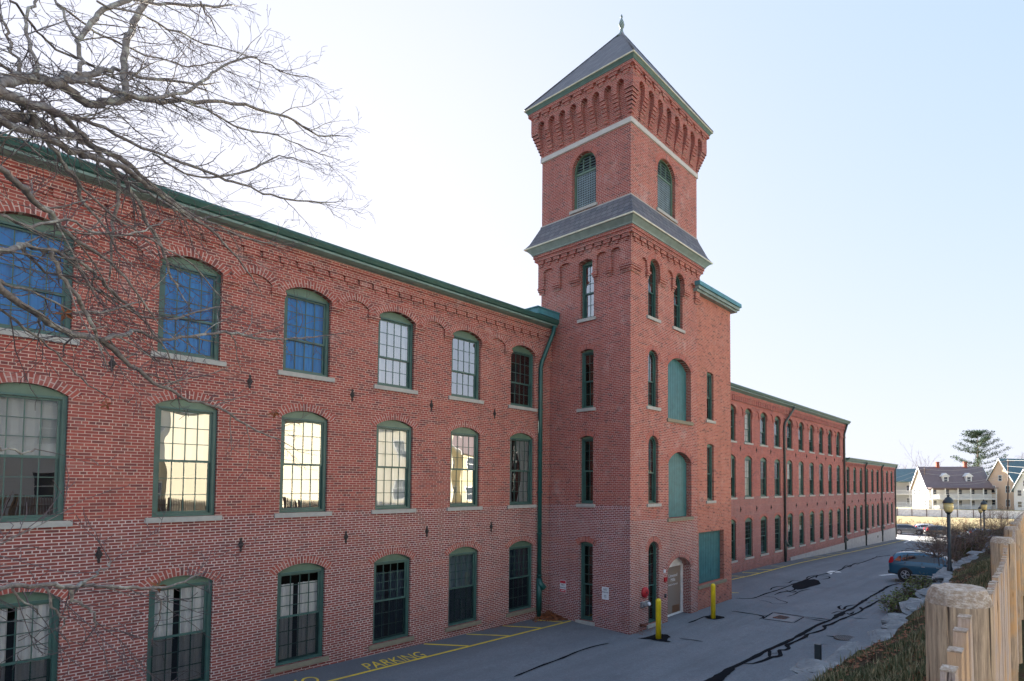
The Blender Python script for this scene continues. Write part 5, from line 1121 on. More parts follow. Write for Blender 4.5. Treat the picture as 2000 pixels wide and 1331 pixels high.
# ------------------------------------------------------------------ foreground tree
LIMBS=[[(0.37,-12.41,2.16,25.2),(0.45,-12.23,2.32,30.6),(0.55,-12.06,2.45,31.8),(0.67,-11.89,2.56,28.3),(0.79,-11.71,2.6,26.9),(0.9,-11.54,2.71,25.3),(1.02,-11.38,2.87,23.5),(1.1,-11.2,3.02,24.3),(1.29,-11.05,3.15,19.5),(1.49,-10.91,3.33,17.2),(1.77,-10.79,3.53,14.8),(2.04,-10.68,3.69,15.2),(2.42,-10.62,3.81,12.5),(2.75,-10.54,3.83,9.6),(3.02,-10.46,3.99,6.6)],[(0.66,-11.94,2.54,21.0),(0.72,-11.71,2.72,22.0),(0.89,-11.49,2.95,17.9),(1.02,-11.27,3.15,13.3),(1.28,-11.08,3.32,11.1),(1.66,-10.92,3.57,8.6)],[(0.68,-11.95,2.58,16.3),(0.79,-11.77,2.71,16.9),(0.95,-11.6,2.82,15.0),(1.15,-11.45,2.94,15.5),(1.33,-11.29,3.13,13.4),(1.56,-11.15,3.41,11.1),(1.71,-11.0,3.69,8.6),(1.97,-10.88,4.04,8.8),(2.18,-10.75,4.17,6.1),(2.4,-10.63,4.26,6.2),(2.64,-10.52,4.42,4.8)],[(1.05,-11.5,2.86,20.5),(1.06,-11.34,3.09,21.1),(1.09,-11.18,3.44,21.6),(1.16,-11.03,3.73,19.5),(1.27,-10.89,4.06,20.0),(1.4,-10.75,4.38,17.6)],[(0.74,-11.85,2.69,11.9),(0.77,-11.76,2.84,12.1),(0.77,-11.65,3.03,12.3),(0.84,-11.56,3.25,15.1),(0.94,-11.48,3.48,15.4),(1.05,-11.4,3.65,15.6),(1.18,-11.32,3.89,13.3)],[(0.75,-11.75,2.98,9.7),(0.71,-11.65,3.12,7.4),(0.68,-11.54,3.29,7.5),(0.66,-11.44,3.42,5.1)],[(0.54,-12.13,2.43,11.2),(0.52,-12.05,2.6,9.1),(0.51,-11.97,2.74,9.3),(0.51,-11.88,2.91,7.0),(0.55,-11.81,3.06,7.2),(0.59,-11.73,3.21,4.8)],[(0.45,-12.22,2.34,8.8),(0.46,-12.2,2.44,8.8),(0.42,-12.18,2.5,6.6),(0.42,-12.16,2.59,6.7),(0.4,-12.14,2.67,6.7),(0.37,-12.11,2.75,4.5)],[(0.33,-12.71,1.99,29.5),(0.42,-12.55,2.06,28.6),(0.49,-12.39,2.13,25.4),(0.61,-12.23,2.21,19.8),(0.68,-12.07,2.26,18.2),(0.79,-11.91,2.25,14.1),(0.91,-11.76,2.21,14.6),(1.06,-11.61,2.19,12.5),(1.22,-11.47,2.2,10.3),(1.44,-11.35,2.18,8.0),(1.67,-11.24,2.18,5.5)],[(0.35,-12.51,1.97,28.8),(0.46,-12.31,2.07,28.0),(0.55,-12.11,2.16,24.7),(0.63,-11.91,2.25,23.4),(0.74,-11.72,2.33,21.9),(0.87,-11.53,2.4,20.3),(1.0,-11.34,2.47,18.4),(1.13,-11.15,2.52,19.1),(1.33,-10.98,2.48,14.1),(1.57,-10.82,2.43,11.7),(1.83,-10.68,2.44,9.0),(2.12,-10.55,2.45,9.3),(2.42,-10.43,2.52,6.4)],[(0.33,-12.81,1.8,21.1),(0.43,-12.62,1.88,20.1),(0.55,-12.43,1.95,21.0),(0.69,-12.25,2.01,19.7),(0.83,-12.07,2.09,18.3),(0.98,-11.89,2.16,19.0),(1.13,-11.72,2.16,14.8),(1.32,-11.56,2.15,12.8),(1.55,-11.41,2.13,10.6),(1.77,-11.27,2.03,8.2),(1.98,-11.12,1.9,5.7)],[(0.58,-12.13,2.24,13.4),(0.72,-11.86,2.39,11.9),(0.91,-11.6,2.52,12.5),(1.23,-11.37,2.58,10.5),(1.51,-11.14,2.7,11.1),(1.82,-10.93,2.79,11.6),(2.13,-10.73,2.89,9.1),(2.47,-10.54,2.99,9.5),(2.92,-10.42,3.19,6.6)],[(0.47,-12.42,2.1,10.5),(0.51,-12.37,2.03,10.6),(0.56,-12.32,1.99,10.8),(0.64,-12.27,1.89,10.9),(0.71,-12.22,1.85,11.0),(0.73,-12.17,1.76,8.9),(0.84,-12.13,1.65,6.8),(0.94,-12.09,1.5,4.6)],[(0.32,-13.01,1.5,14.6),(0.4,-12.9,1.49,15.0),(0.46,-12.8,1.47,15.5),(0.54,-12.69,1.44,13.9),(0.62,-12.59,1.4,10.2),(0.78,-12.49,1.35,8.4),(0.93,-12.41,1.23,6.4),(1.05,-12.32,1.09,4.4)],[(1.0,-11.69,2.18,12.3),(1.09,-11.63,2.09,12.5),(1.16,-11.56,1.97,12.7),(1.25,-11.5,1.87,10.3),(1.33,-11.44,1.67,7.8),(1.41,-11.38,1.55,5.3)],[(0.89,-11.88,2.16,11.9),(0.96,-11.86,2.02,9.6),(0.94,-11.84,1.84,9.6),(0.94,-11.81,1.64,7.2),(0.94,-11.78,1.43,4.8)],[(0.32,-13.11,1.06,14.3),(0.39,-12.97,1.14,13.0),(0.45,-12.82,1.2,11.5),(0.55,-12.69,1.25,9.9),(0.63,-12.54,1.28,10.3),(0.71,-12.4,1.3,8.5),(0.82,-12.27,1.26,11.0),(0.96,-12.14,1.18,9.0),(1.09,-12.02,1.14,7.0),(1.27,-11.91,1.21,7.2),(1.52,-11.82,1.37,4.9)],[(0.33,-13.11,0.92,16.0),(0.46,-12.96,0.85,14.9),(0.56,-12.8,0.83,15.5),(0.66,-12.64,0.84,16.1),(0.79,-12.49,0.85,16.7),(0.91,-12.34,0.79,13.0),(1.09,-12.2,0.69,11.2),(1.27,-12.07,0.63,9.3),(1.52,-11.96,0.58,9.6),(1.78,-11.87,0.45,7.4),(2.0,-11.77,0.39,5.1)],[(0.78,-12.57,0.84,12.3),(0.91,-12.38,0.93,12.9),(0.99,-12.18,1.01,11.2),(1.13,-12.0,1.02,9.4),(1.28,-11.82,1.07,9.8),(1.5,-11.66,1.18,10.1),(1.72,-11.5,1.27,10.5),(1.95,-11.36,1.3,10.9),(2.2,-11.22,1.36,8.5),(2.46,-11.1,1.45,5.8),(2.72,-10.99,1.55,6.0)],[(0.37,-12.82,1.0,7.7),(0.49,-12.65,1.02,6.0),(0.64,-12.49,1.01,6.2),(0.81,-12.35,1.05,6.5),(1.0,-12.2,1.19,4.5)],[(0.54,-12.73,1.23,9.8),(0.59,-12.69,1.13,9.9),(0.66,-12.65,1.04,10.1),(0.69,-12.6,1.0,10.2),(0.75,-12.56,0.88,8.2)],[(0.32,-13.62,-0.39,9.3),(0.43,-13.51,-0.41,9.6),(0.55,-13.41,-0.44,10.0),(0.62,-13.31,-0.45,8.6),(0.75,-13.22,-0.49,8.8),(0.89,-13.13,-0.52,7.3),(1.03,-13.05,-0.53,5.6),(1.15,-12.96,-0.5,3.8)],[(0.48,-13.43,-0.43,4.9),(0.51,-13.4,-0.52,5.0),(0.55,-13.37,-0.6,3.4),(0.52,-13.34,-0.64,2.5)],[(0.56,-13.34,-0.45,6.8),(0.59,-13.31,-0.52,6.8),(0.65,-13.29,-0.58,5.2),(0.67,-13.26,-0.66,3.5)],[(0.89,-13.2,-0.52,5.3),(0.93,-13.16,-0.61,3.6),(0.94,-13.11,-0.7,2.7)],[(0.37,-13.52,-0.41,4.8),(0.43,-13.48,-0.5,3.2),(0.46,-13.43,-0.54,2.5)],[(0.61,-13.35,-0.44,6.8),(0.66,-13.32,-0.4,5.1),(0.69,-13.3,-0.39,3.4),(0.71,-13.27,-0.35,2.6)],[(0.35,-13.12,0.19,5.3),(0.43,-13.07,0.16,5.4),(0.49,-13.03,0.18,2.7)],[(1.02,-11.29,3.7,10.6),(1.36,-11.09,4.0,11.1),(1.65,-10.88,4.3,11.6),(1.92,-10.68,4.61,6.0)],[(1.58,-11.01,4.22,8.5),(1.66,-10.92,4.21,5.8),(1.74,-10.84,4.18,4.4)],[(0.86,-11.57,3.4,7.5),(1.15,-11.34,3.64,7.9),(1.36,-11.11,3.77,8.3),(1.72,-10.91,3.97,5.8),(2.1,-10.74,4.17,4.5)],[(0.45,-11.82,2.99,7.1),(0.56,-11.61,3.03,7.4),(0.65,-11.4,3.07,7.7),(0.91,-11.21,3.13,8.0),(1.23,-11.04,3.2,5.6),(1.53,-10.89,3.28,5.8)],[(0.69,-11.44,3.34,7.7),(0.86,-11.28,3.38,7.9),(1.08,-11.14,3.44,8.2),(1.39,-11.02,3.56,5.6),(1.59,-10.88,3.71,5.8),(1.84,-10.77,3.97,4.5)],[(1.36,-11.16,3.2,11.0),(1.64,-11.02,3.29,8.5),(1.94,-10.9,3.33,8.8),(2.27,-10.8,3.47,6.0),(2.58,-10.71,3.53,6.2),(2.83,-10.6,3.61,4.8)],[(1.26,-11.24,2.64,8.1),(1.49,-11.09,2.63,8.4),(1.78,-10.96,2.78,8.6),(2.09,-10.84,3.04,8.9),(2.32,-10.72,3.32,6.1),(2.62,-10.62,3.42,4.7)],[(0.57,-12.44,1.9,6.3),(0.69,-12.27,1.84,6.6),(0.88,-12.12,1.74,6.8),(1.11,-11.98,1.69,7.0),(1.37,-11.86,1.63,4.9),(1.6,-11.74,1.45,3.8)],[(0.35,-12.91,0.85,5.6),(0.46,-12.78,0.81,5.8),(0.59,-12.64,0.72,4.0),(0.71,-12.51,0.61,4.2),(0.82,-12.37,0.56,3.2)],[(0.34,-13.02,1.27,7.3),(0.45,-12.9,1.29,7.5),(0.59,-12.8,1.4,5.8),(0.74,-12.7,1.4,6.0),(0.93,-12.62,1.52,4.1),(1.06,-12.52,1.67,4.2)],[(0.45,-12.62,1.25,8.0),(0.56,-12.47,1.19,6.3),(0.7,-12.33,1.22,6.5),(0.9,-12.21,1.17,6.7),(1.11,-12.08,1.04,4.6),(1.25,-11.95,0.84,4.8)]]
t=NT('lichened_bark'); p=t.obj(); a=t.noise(p,9,5,.7); b=t.noise(p,40,4,.7); c=t.mix(t.rng(b,.3,.7,0,1),(.11,.095,.09),(.30,.27,.25)); c=t.mix(t.rng(a,.53,.62,0,.8),c,(.42,.43,.38)); t.bump(b,.004,.8); MAT['bark']=t.set(c,.9,0,.2)
MAT['twig']=simple('reddish_twig',(.11,.085,.09),.8,0,.5,4)
tree=empty('bare_tree',(-2.3,-14.7,-2.0),label='leafless lichen covered tree whose twiggy limbs reach in from the left foreground',cat='tree')
rnd=random.Random(21)
tk=MB(); trunk=[Vector((-2.3,-14.7,-2.3)),Vector((-2.32,-14.66,-1.2)),Vector((-2.2,-14.6,0)),Vector((-2.05,-14.5,1.2)),Vector((-2.0,-14.45,2.4)),Vector((-1.8,-14.3,4.0)),Vector((-1.7,-14.3,6.0))]
tk.tube(trunk,[.30,.22,.19,.17,.14,.09,.04],14); tk.build('trunk',MAT['bark'],tree)
lm=MB(); tg=MB(); nt_=[0]
def twig(p,d,L_,r,lv):
    """slender zigzag shoot with alternate side spurs"""
    seg=max(3,int(L_/.07)); pts=[p.copy()]; rad=[r]; q=p.copy(); dd=d.normalized(); zz=1; side=dd.cross(Vector((0,0,1)))
    if side.length<.1: side=Vector((1,0,0))
    side.normalize()
    for i in range(seg):
        zz=-zz; dd=(dd+side*zz*.10+Vector((rnd.gauss(0,.10),rnd.gauss(0,.10),rnd.gauss(0,.10)+.015))).normalized(); q=q+dd*(L_/seg); pts.append(q.copy()); rad.append(max(.0016,r*(1-.72*(i+1)/seg)))
    tg.tube(pts,rad,3,0 if r>.004 else 1,cap=False); nt_[0]+=1
    if lv<=0:
        return
    for i in range(1,seg+1):
        if rnd.random()<(.85 if lv>1 else .8):
            b=(pts[i]-pts[i-1]).normalized(); o=Vector((rnd.gauss(0,1),rnd.gauss(0,1),rnd.gauss(0,1)*.8)); o=(o-b*o.dot(b)).normalized()
            LL=L_*rnd.uniform(.30,.55)*(1.1-.5*i/seg) if lv>1 else rnd.uniform(.03,.10)
            twig(pts[i],b*.9+o*rnd.uniform(.5,1.1)+Vector((.12,.12,.0)),LL,rad[i]*.6,lv-1)
for L_ in LIMBS:
    P=[Vector(q[:3]) for q in L_]; Rr=[q[3]/1000 for q in L_]
    # catmull-rom refine
    pts=[];rad=[]
    for i in range(len(P)-1):
        p0,p1,p2,p3=P[max(0,i-1)],P[i],P[i+1],P[min(len(P)-1,i+2)]
        for k in range(4):
            t_=k/4; q=.5*((2*p1)+(p2-p0)*t_+(2*p0-5*p1+4*p2-p3)*t_**2+(3*p1-3*p2+p3-p0)*t_**3); q+=Vector((rnd.gauss(0,1),rnd.gauss(0,1),rnd.gauss(0,1)))*.006; pts.append(q); rad.append(Rr[i]*(1-t_)+Rr[i+1]*t_)
    pts.append(P[-1]); rad.append(Rr[-1])
    if P[0].x<.47 and Rr[0]>.008:       # limb leaves the frame: carry it back to the trunk
        zt_=max(-.3,min(4.5,P[0].z*.75+.1)); 
        best=None
        for i in range(len(trunk)-1):
            for k in range(11):
                q=trunk[i].lerp(trunk[i+1],k/10)
                if best is None or abs(q.z-zt_)<abs(best.z-zt_): best=q
        A=best; back=[A,A.lerp(P[0],.3)+Vector((0,0,.12)),A.lerp(P[0],.65)+Vector((0,0,.1))]; r0=Rr[0]
        pts=back+pts; rad=[r0*2.0,r0*1.6,r0*1.25]+rad
    lm.tube(pts,rad,8,0,cap=True)
    # side shoots
    tot=0
    for i in range(1,len(pts)):
        s=(pts[i]-pts[i-1]).length
        if pts[i].x<.1: continue
        n_=s/(.155 if pts[i].z>1.6 else .12); n_=int(n_)+(rnd.random()<n_-int(n_))
        for _ in range(n_):
            b=(pts[i]-pts[i-1]).normalized(); o=Vector((rnd.gauss(0,1),rnd.gauss(0,1),rnd.gauss(0,.8))); o=(o-b*o.dot(b)).normalized()
            a=pts[i-1].lerp(pts[i],rnd.random()); LL=rnd.uniform(.2,.62)*(1.15 if a.z>1.2 else 1.0)
            twig(a,b*1.0+o*rnd.uniform(.4,1.0)+Vector((.15,.25,.03)),LL,min(.006,rad[i]*.55),2 if rnd.random()<.8 else 1)
    twig(pts[-1],pts[-1]-pts[-2],.22,rad[-1],2)
lm.build('limb',MAT['bark'],tree); tg.build('twig',[MAT['bark'],MAT['twig']],tree,).__setitem__('kind','stuff')
for i,(x,y,z) in enumerate(((1.05,-11.2,.62),(.98,-12.9,-.55),(1.75,-12.3,.55),(.62,-12.6,.95))):
    m=MB(); c=Vector((x,y,z)); s=.045
    for k in range(5):
        a=k*1.2+i; m.face([c,c+Vector((math.cos(a)*s*.5,.01,math.sin(a)*s*.5)),c+Vector((math.cos(a+.35)*s,.02,math.sin(a+.35)*s)),c+Vector((math.cos(a+.8)*s*.45,-.01,math.sin(a+.8)*s*.45))])
    m.build('dead_leaf',MAT['leaf'],tree)
# ------------------------------------------------------------------ houses
def siding(name,col,step=.12):
    t=NT(name); p=t.pos(); s_=t.n('SeparateXYZ'); t.l(p,s_.inputs[0]); f=t.math('FRACT',t.math('DIVIDE',s_.outputs[2],step)); c=t.mix(t.rng(f,.0,.12,.5,0),col,tuple(x*.55 for x in col)); t.bump(f,.02); return t.set(c,.7)
MAT['sid_cream']=siding('cream_clapboard',(.76,.69,.52)); MAT['sid_yellow']=siding('yellow_clapboard',(.72,.62,.38)); MAT['sid_white']=siding('white_clapboard',(.82,.82,.80),.2); MAT['sid_tan']=siding('tan_clapboard',(.74,.55,.40),.2); MAT['sid_grey']=siding('grey_clapboard',(.50,.50,.48),.2)
MAT['roof_brown']=simple('brown_shingles',(.20,.155,.16),.9,0,.2,1); MAT['roof_grey']=simple('grey_shingles',(.16,.18,.20),.9,0,.2,1); MAT['roof_green']=simple('green_grey_roof',(.10,.17,.19),.7,0,.2,1); MAT['chim']=simple('red_chimney_brick',(.30,.09,.06),.9,0,.3,4)
t=NT('house_window_glass'); MAT['hglass']=t.set((.05,.06,.075),.08,0,.8)
def house(name,loc,rz,L,W,H,RH,wm,rm,label,cat='house',wins=None,chim=(),dorm=(),porch=None,gabwin=True,nst=2,ov=.45):
    r=empty(name,loc,rz,label=label,cat=cat); MW=WM[r.name]
    m=MB(); 
    gab=[(-W/2,-2),(W/2,-2),(W/2,H),(0,H+RH),(-W/2,H)]
    for s in (-1,1):
        q=[(s*L/2,y,z) for y,z in gab]; m.face(q if s>0 else q[::-1]); m.face([(-s*L/2,-s*W/2,-2),(s*L/2,-s*W/2,-2),(s*L/2,-s*W/2,H),(-s*L/2,-s*W/2,H)])
    m.build('wall',MAT[wm],r,MW)
    m=MB(); sl=RH/(W/2)
    for s in (-1,1):
        a=[(0,H+RH+.12),(s*(W/2+ov),H-ov*sl+.12),(s*(W/2+ov),H-ov*sl-.05),(0,H+RH-.05)]
        for x0,x1 in ((-L/2-ov,L/2+ov),):
            A=[(x0,y,z) for y,z in a];B=[(x1,y,z) for y,z in a]
            for i in range(4):
                j=(i+1)%4; m.face([A[i],A[j],B[j],B[i]] if s<0 else [A[j],A[i],B[i],B[j]])
            m.face(A if s>0 else A[::-1]); m.face(B[::-1] if s>0 else B)
    rf=m.build('roof',MAT[rm],r,MW)
    m=MB()
    for x in (-L/2-ov-.03,L/2+ov+.03):
        m=MB(); wv=W/2+ov; m.prism([(0,H+RH+.14),(-wv,H-ov*sl+.1),(-wv,H-ov*sl-.22),(0,H+RH-.2),(wv,H-ov*sl-.22),(wv,H-ov*sl+.1)],lambda u,z,d,x=x:Vector((x+d,u,z)),-.03,.03)
        m.build('barge_board',MAT['white_paint'],rf,MW)
    for cx in chim:
        m=MB(); m.box(cx-.35,cx+.35,-.35,.35,H+RH-.6,H+RH+1.3); m.box(cx-.42,cx+.42,-.42,.42,H+RH+1.1,H+RH+1.22); m.build('chimney',MAT['chim'],rf,MW)
    def win(Mx,w_=.9,h=1.4):
        m=MB(); m.box(-w_/2-.12,w_/2+.12,-.05,.02,-.12,0); m.box(-w_/2-.12,w_/2+.12,-.05,.02,h,h+.12); m.box(-w_/2-.12,-w_/2,-.045,.02,0,h); m.box(w_/2,w_/2+.12,-.045,.02,0,h); m.box(-w_/2,w_/2,-.04,.02,h/2-.03,h/2+.03); f=m.build('window',MAT['white_paint'],r,Mx)
        m=MB(); m.face([(-w_/2,-.012,0),(w_/2,-.012,0),(w_/2,-.012,h),(-w_/2,-.012,h)]); m.build('pane',MAT['hglass'],f,Mx)
    nw=wins or max(2,int(L/2.6)); sh=H/nst
    for s in (-1,1):
        for f in range(nst):
            for i in range(nw):
                x=-L/2+L*(i+.5)/nw; Mx=MW@Matrix.Rotation(0 if s<0 else PI,4,'Z')@Matrix.Translation((x,-W/2,f*sh+.9)); win(Mx,.9,min(1.5,sh-1.3))
            for i in range(2 if W<9 else 3):
                n_=2 if W<9 else 3; y=-W/2+W*(i+.5)/n_; Mx=MW@Matrix.Rotation(s*PI/2,4,'Z')@Matrix.Translation((y,-L/2,f*sh+.9)); win(Mx,.9,min(1.5,sh-1.3))
        if gabwin: win(MW@Matrix.Rotation(s*PI/2,4,'Z')@Matrix.Translation((0,-L/2,H+.5)),.8,1.2)
    for s,dx in dorm:
        dz=H+RH*.35; y0=-s*W*.5*(1-.35); m=MB(); 
        for q in (1,):
            yy0,yy1=(W*.36*s,W*.12*s); m.box(dx-.7,dx+.7,min(yy0,yy1),max(yy0,yy1),H+.3,H+RH*.28+1.3)
        d=m.build('dormer',MAT[wm],r,MW)
        m=MB(); zz=H+RH*.28+1.25
        m.prism([(-.95,zz-.05),(.95,zz-.05),(.95,zz+.1),(0,zz+.85),(-.95,zz+.1)],lambda u,z,d,dx=dx,s=s:Vector((dx+u,s*(W*.38-d*abs(W*.28)),z)),0,1); m.build('dormer_roof',MAT['white_paint'],d,MW)
        Mx=MW@Matrix.Rotation(0 if s<0 else PI,4,'Z')@Matrix.Translation((dx if s<0 else -dx,-W*.36,H+RH*.28-.1)); win(Mx,.8,1.2)
    if porch:
        s=porch; y0=s*W/2; y1=s*(W/2+2.2)
        for f,zf in enumerate((0.3,H/2+.1)):
            m=MB(); m.box(-L/2,L/2,min(y0,y1),max(y0,y1),zf-.25,zf); dk=m.build('porch_deck',MAT['white_paint'],r,MW)
            m=MB(); m.box(-L/2,L/2,y1-.04,y1+.04,zf+.95,zf+1.03); x=-L/2
            while x<L/2: m.box(x-.03,x+.03,y1-.03,y1+.03,zf,zf+.95); x+=.18
            m.build('railing',MAT['white_paint'],dk,MW)
        m=MB(); n_=6
        for i in range(n_): x=-L/2+.1+(L-.2)*i/(n_-1); m.box(x-.1,x+.1,y1-.1,y1+.1,-1,H-.2)
        m.build('porch_post',MAT['white_paint'],r,MW)
        m=MB(); m.box(-L/2-.3,L/2+.3,min(y0,y1)-(.3 if s<0 else 0),max(y0,y1)+(.3 if s>0 else 0),H-.2,H+.0); m.build('porch_roof',MAT[rm],r,MW)
    return r
# far houses seen past the end of the mill (about 150 m away)
F=1.25
def fp(x,y): return (x*F,-17+(y+17)*F)
x_,y_=fp(119.6,-1.6)
house('clapboard_house',(x_+3.5,y_+1.0,-5.5),R(-58),14.6,9.5,5.3,5.0,'sid_white','roof_brown','white clapboard house with two dormers, two chimneys and a two level porch',wins=5,chim=(-3.0,3.6),dorm=((-1,-2.6),(-1,2.8)),porch=-1)
x_,y_=fp(121.5,-9.6)
house('clapboard_house',(x_+7.5,y_-4.4,-5.4),R(-35),17,7.4,6.3,5.6,'sid_tan','roof_green','tan clapboard house with a steep gable facing the road and green grey roof',gabwin=True)
x_,y_=fp(117,-12.6)
house('clapboard_house',(x_+4.5,y_-4.6,-5.4),R(-35),13,5.4,5.0,4.2,'sid_white','roof_green','white gabled house with dark green roof at the right edge, beside the utility pole')
x_,y_=fp(128,8.2)
house('apartment_house',(x_+10,y_+3.5,-5.5),R(-79),22,12,7,3.5,'sid_grey','roof_green','grey low house with teal green roof just right of the mill end',nst=2,wins=6,porch=-1)
# yellow houses across the street behind the viewpoint, mirrored in the mill windows
house('clapboard_house',(4.5,-40,-1.6),0,9.5,9,7.2,3.6,'sid_white','roof_grey','cream house across the upper street behind the viewpoint, mirrored in the nearest mill windows',wins=2)
house('clapboard_house',(25,-41,-1.9),0,24,10,8.0,4.2,'sid_cream','roof_grey','long pale yellow clapboard house across the upper street, mirrored in the middle mill windows',wins=2)
house('clapboard_house',(-12,-41,-1.6),R(90),12,10,5.8,4.4,'sid_white','roof_grey','cream gabled house farthest left across the upper street behind the viewpoint')
house('clapboard_house',(47,-42,-2.3),0,16,9,6.6,4.2,'sid_yellow','roof_brown','long yellow house across the upper street, facing the right mill wing')
house('clapboard_house',(68,-43,-3.0),R(90),13,10,5.8,4.4,'sid_white','roof_grey','cream house farthest right across the upper street behind the viewpoint')
# ------------------------------------------------------------------ far lawn, white fence, brush
t=NT('dry_lawn'); p=t.pos(); c=t.mix(t.noise(p,.35,4),(.34,.27,.13),(.48,.40,.22)); MAT['lawn']=t.set(c,.95)
def lz(x,y):
    e=(x-99.0); return -7.1+1.9*min(1,max(0,e/7.0))-.02*max(0,x-150)
grid('far_lawn',MAT['lawn'],[98.6,100,101.5,103,104.5,106,110,150,300],fr(-300,300,20),lz)
m=MB(); n=60; y=-60.0; prof=[]
wf=empty('white_fence',(107.5,0,-5.2),label='long white board fence with dark posts across the lawn before the far houses',cat='fence')
m.box(107.4,107.46,-60,40,-5.2,-3.95); m.build('fence_boards',MAT['white_paint'],wf)
y=-59
k=0
while y<40:
    m=MB(); m.box(107.28,107.40,y-.06,y+.06,-5.3,-3.8); me=cached('fpost',lambda:(lambda q:(q.box(-.05,.05,-.05,.05,-5.3,-3.8),q.mesh('fence_post',MAT['twigbrown']))[1])(MB())); place(bpy.data.objects.new('fence_post',me),wf,Matrix.Translation((107.33,y,0))); y+=2.4
rnd=random.Random(8); m=MB()
for i in range(420):
    y=rnd.uniform(-32,6); x=rnd.uniform(99,102.5); z=lz(x,y)
    wiggle(m,Vector((x,y,z)),Vector((rnd.gauss(0,.4),rnd.gauss(0,.4),1)),rnd.uniform(.7,1.9)*(1.0 if y<-2 else .45),.02,1,rnd,0,6,.8,3,3,0,(.8,.10,1))
MAT['straw2']=simple('tan_brush_leaf',(.36,.22,.10),.9,0,.5,2)
tag(m.build('brush',[MAT['twigbrown'],MAT['straw2'],MAT['leaf']]),'tangled tan brush covering the bank behind the parked cars','brush',kind='stuff')
# distant wooded ridge
t=NT('wooded_hill'); p=t.pos(); c=t.mix(t.noise(p,.12,5,.7),(.06,.06,.06),(.14,.13,.12)); MAT['hill']=t.set(c,1)
grid('hill',MAT['hill'],fr(420,700,20),fr(-300,500,12),lambda x,y:-8+26*max(0,1-abs(x-560)/140)*(0.55+.35*noise.noise(Vector((y*.006,0,0)))+.06*noise.noise(Vector((y*.05,x*.05,0)))))
# ------------------------------------------------------------------ far trees, pole and wires
def fartree(x,y,z,h,label,seed,gr='bare trees behind the far houses'):
    rnd=random.Random(seed); r=empty('bare_tree',(x,y,z),label=label,cat='tree',group=gr); 
    tk=MB(); tk.tube([(x,y,z),(x+.1,y,z+h*.3),(x,y+.2,z+h*.5)],[.22,.17,.12],8); tk.build('trunk',MAT['twigbrown'],r); m=MB()
    for i in range(11):
        a=rnd.uniform(0,6.28); b=Vector((x,y,z+h*rnd.uniform(.25,.5))); wiggle(m,b,Vector((math.cos(a)*.5,math.sin(a)*.5,1)),h*rnd.uniform(.45,.6),.07,3,rnd,.05,5,.6,4,3)
    m.build('crown',MAT['twigbrown'],r)
fartree(190,15,-6,17,'bare tree behind the white porch house, left of its chimneys',1); fartree(200,3,-6,14,'fainter bare tree rising between the chimneys of the porch house',2); fartree(196,-9,-6,17,'bare tree just left of the tall pine',3); fartree(215,32,-6,13,'small bare tree near the end of the mill roof',4)
fartree(188,22,-6,14,'slim bare tree behind the grey teal roofed house',5); fartree(176,-14,-6,15,'bare tree rising behind the tan gabled house roof',6); fartree(205,8,-6,12,'low bare tree over the ridge of the porch house',7)
px,py=200,-1.8; PX=Vector((199,-2.3+(-2.3+17)*.25,-6)); PX=Vector((199.2,1.55,-6))
pn=empty('pine_tree',tuple(PX),label='tall open white pine with layered drooping boughs behind the far houses',cat='tree')
rnd=random.Random(12); tk=MB(); Hh=23.2; tk.tube([PX,PX+Vector((0,.2,10)),PX+Vector((0,-.1,18)),PX+Vector((0,0,Hh))],[.38,.30,.16,.03],8); tk.build('trunk',MAT['twigbrown'],pn)
MAT['needle']=simple('pine_needles',(.09,.14,.095),.8,0,.4,.8); bm_=MB(); nd=MB()
tiers=[(9.5,6.2),(11.4,8.0),(13.2,7.0),(14.9,8.2),(16.6,6.6),(18.2,7.2),(19.8,5.2),(21.2,4.2),(22.4,2.6)]
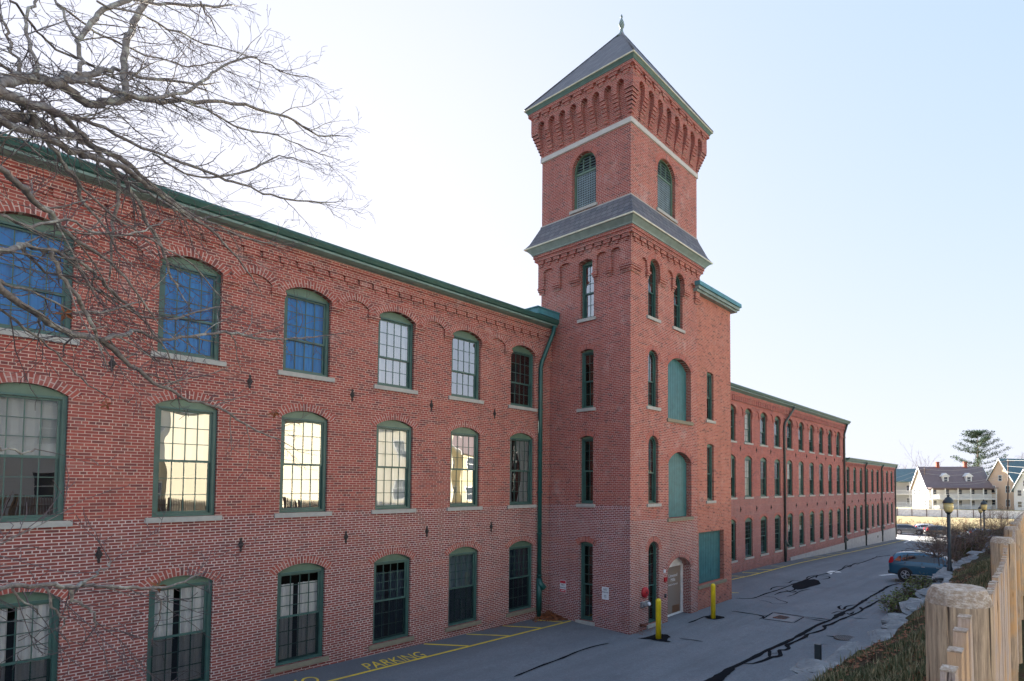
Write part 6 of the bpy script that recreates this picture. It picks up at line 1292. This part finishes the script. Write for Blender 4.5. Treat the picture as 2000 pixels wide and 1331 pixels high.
for zt_,rr in tiers:
    for i in range(rnd.choice((4,5,6))):
        a=rnd.uniform(0,6.28); L_=rr*rnd.uniform(.55,1.1); b=PX+Vector((0,0,zt_+rnd.uniform(-.4,.4))); pts=[b+Vector((math.cos(a)*L_*s,math.sin(a)*L_*s,L_*(.36*s*s-.02*s))) for s in (0,.25,.5,.75,1)]
        bm_.tube(pts,[.09,.07,.05,.035,.01],4,cap=False)
        for s in [k/9 for k in range(2,10)]:
            i0=min(3,int(s*4)); c=pts[i0].lerp(pts[i0+1],s*4-i0)
            for q in range(int(14+34*s)):
                o=Vector((rnd.gauss(0,.5),rnd.gauss(0,.5),rnd.gauss(0,.16)))*(1.25-.5*abs(s-.6)); e=c+o; d=Vector((rnd.gauss(0,1),rnd.gauss(0,1),rnd.gauss(.3,.5))).normalized()*.55; w_=Vector((-d.y,d.x,0)).normalized()*.13; nd.face([e-w_,e+w_,e+d])
bm_.build('boughs',MAT['twigbrown'],pn); nd.build('needles',MAT['needle'],pn)
def pole(x,y,zb,zt_,label):
    r=empty('utility_pole',(x,y,zb),label=label,cat='utility pole'); m=MB(); m.tube([(x,y,zb),(x+.05,y-.35,zt_)],[.17,.12],8); m.build('pole',MAT['twigbrown'],r)
    m=MB(); m.box(x-.08,x+.08,y-1.5,y+1.0,zt_-.6,zt_-.48); m.build('crossarm',MAT['twigbrown'],r)
pole(*fp(119.8,-10.4),-6,6.2,'brown utility pole in front of the white gabled house at the right'); pole(*fp(118.2,3.3),-6,4.6,'thin utility pole against the gable of the white porch house')
MAT['wire']=simple('pale_cable',(.45,.44,.42),.6,0,.1,1)
def wires(name,a,b,n,sag,label,rad=.03,dz=.35):
    m=MB(); a=Vector(a);b=Vector(b)
    for i in range(n):
        A=a+Vector((0,0,-i*dz));B=b+Vector((0,0,-i*dz*1.3)); pts=[A.lerp(B,k/16)-Vector((0,0,sag*(1+.2*i)*4*(k/16)*(1-k/16))) for k in range(17)]; m.tube(pts,rad,4,cap=False)
    tag(m.build(name,MAT['wire']),label,'cables')
p1=fp(119.8,-10.4); p2=fp(118.2,3.3)
wires('overhead_cables',(p1[0],p1[1],6.0),(p2[0],p2[1],4.4),2,1.2,'pale overhead cables strung between the two poles above the porch house roof',dz=.8)
wires('overhead_cables',(p1[0],p1[1],2.6),(p2[0],p2[1],1.6),2,1.0,'lower pair of pale cables crossing the porch house roof')
wires('overhead_cables',(p1[0],p1[1],6.0),(p1[0]-45,p1[1]-28,7.5),3,1.2,'pale cables running from the right pole towards the right edge of the picture',dz=1.3)
wires('overhead_cables',(p2[0],p2[1],4.4),(p2[0]-14,p2[1]+22,-1.0),3,1.2,'pale cables slanting down left from the thin pole to the mill end',dz=.9)
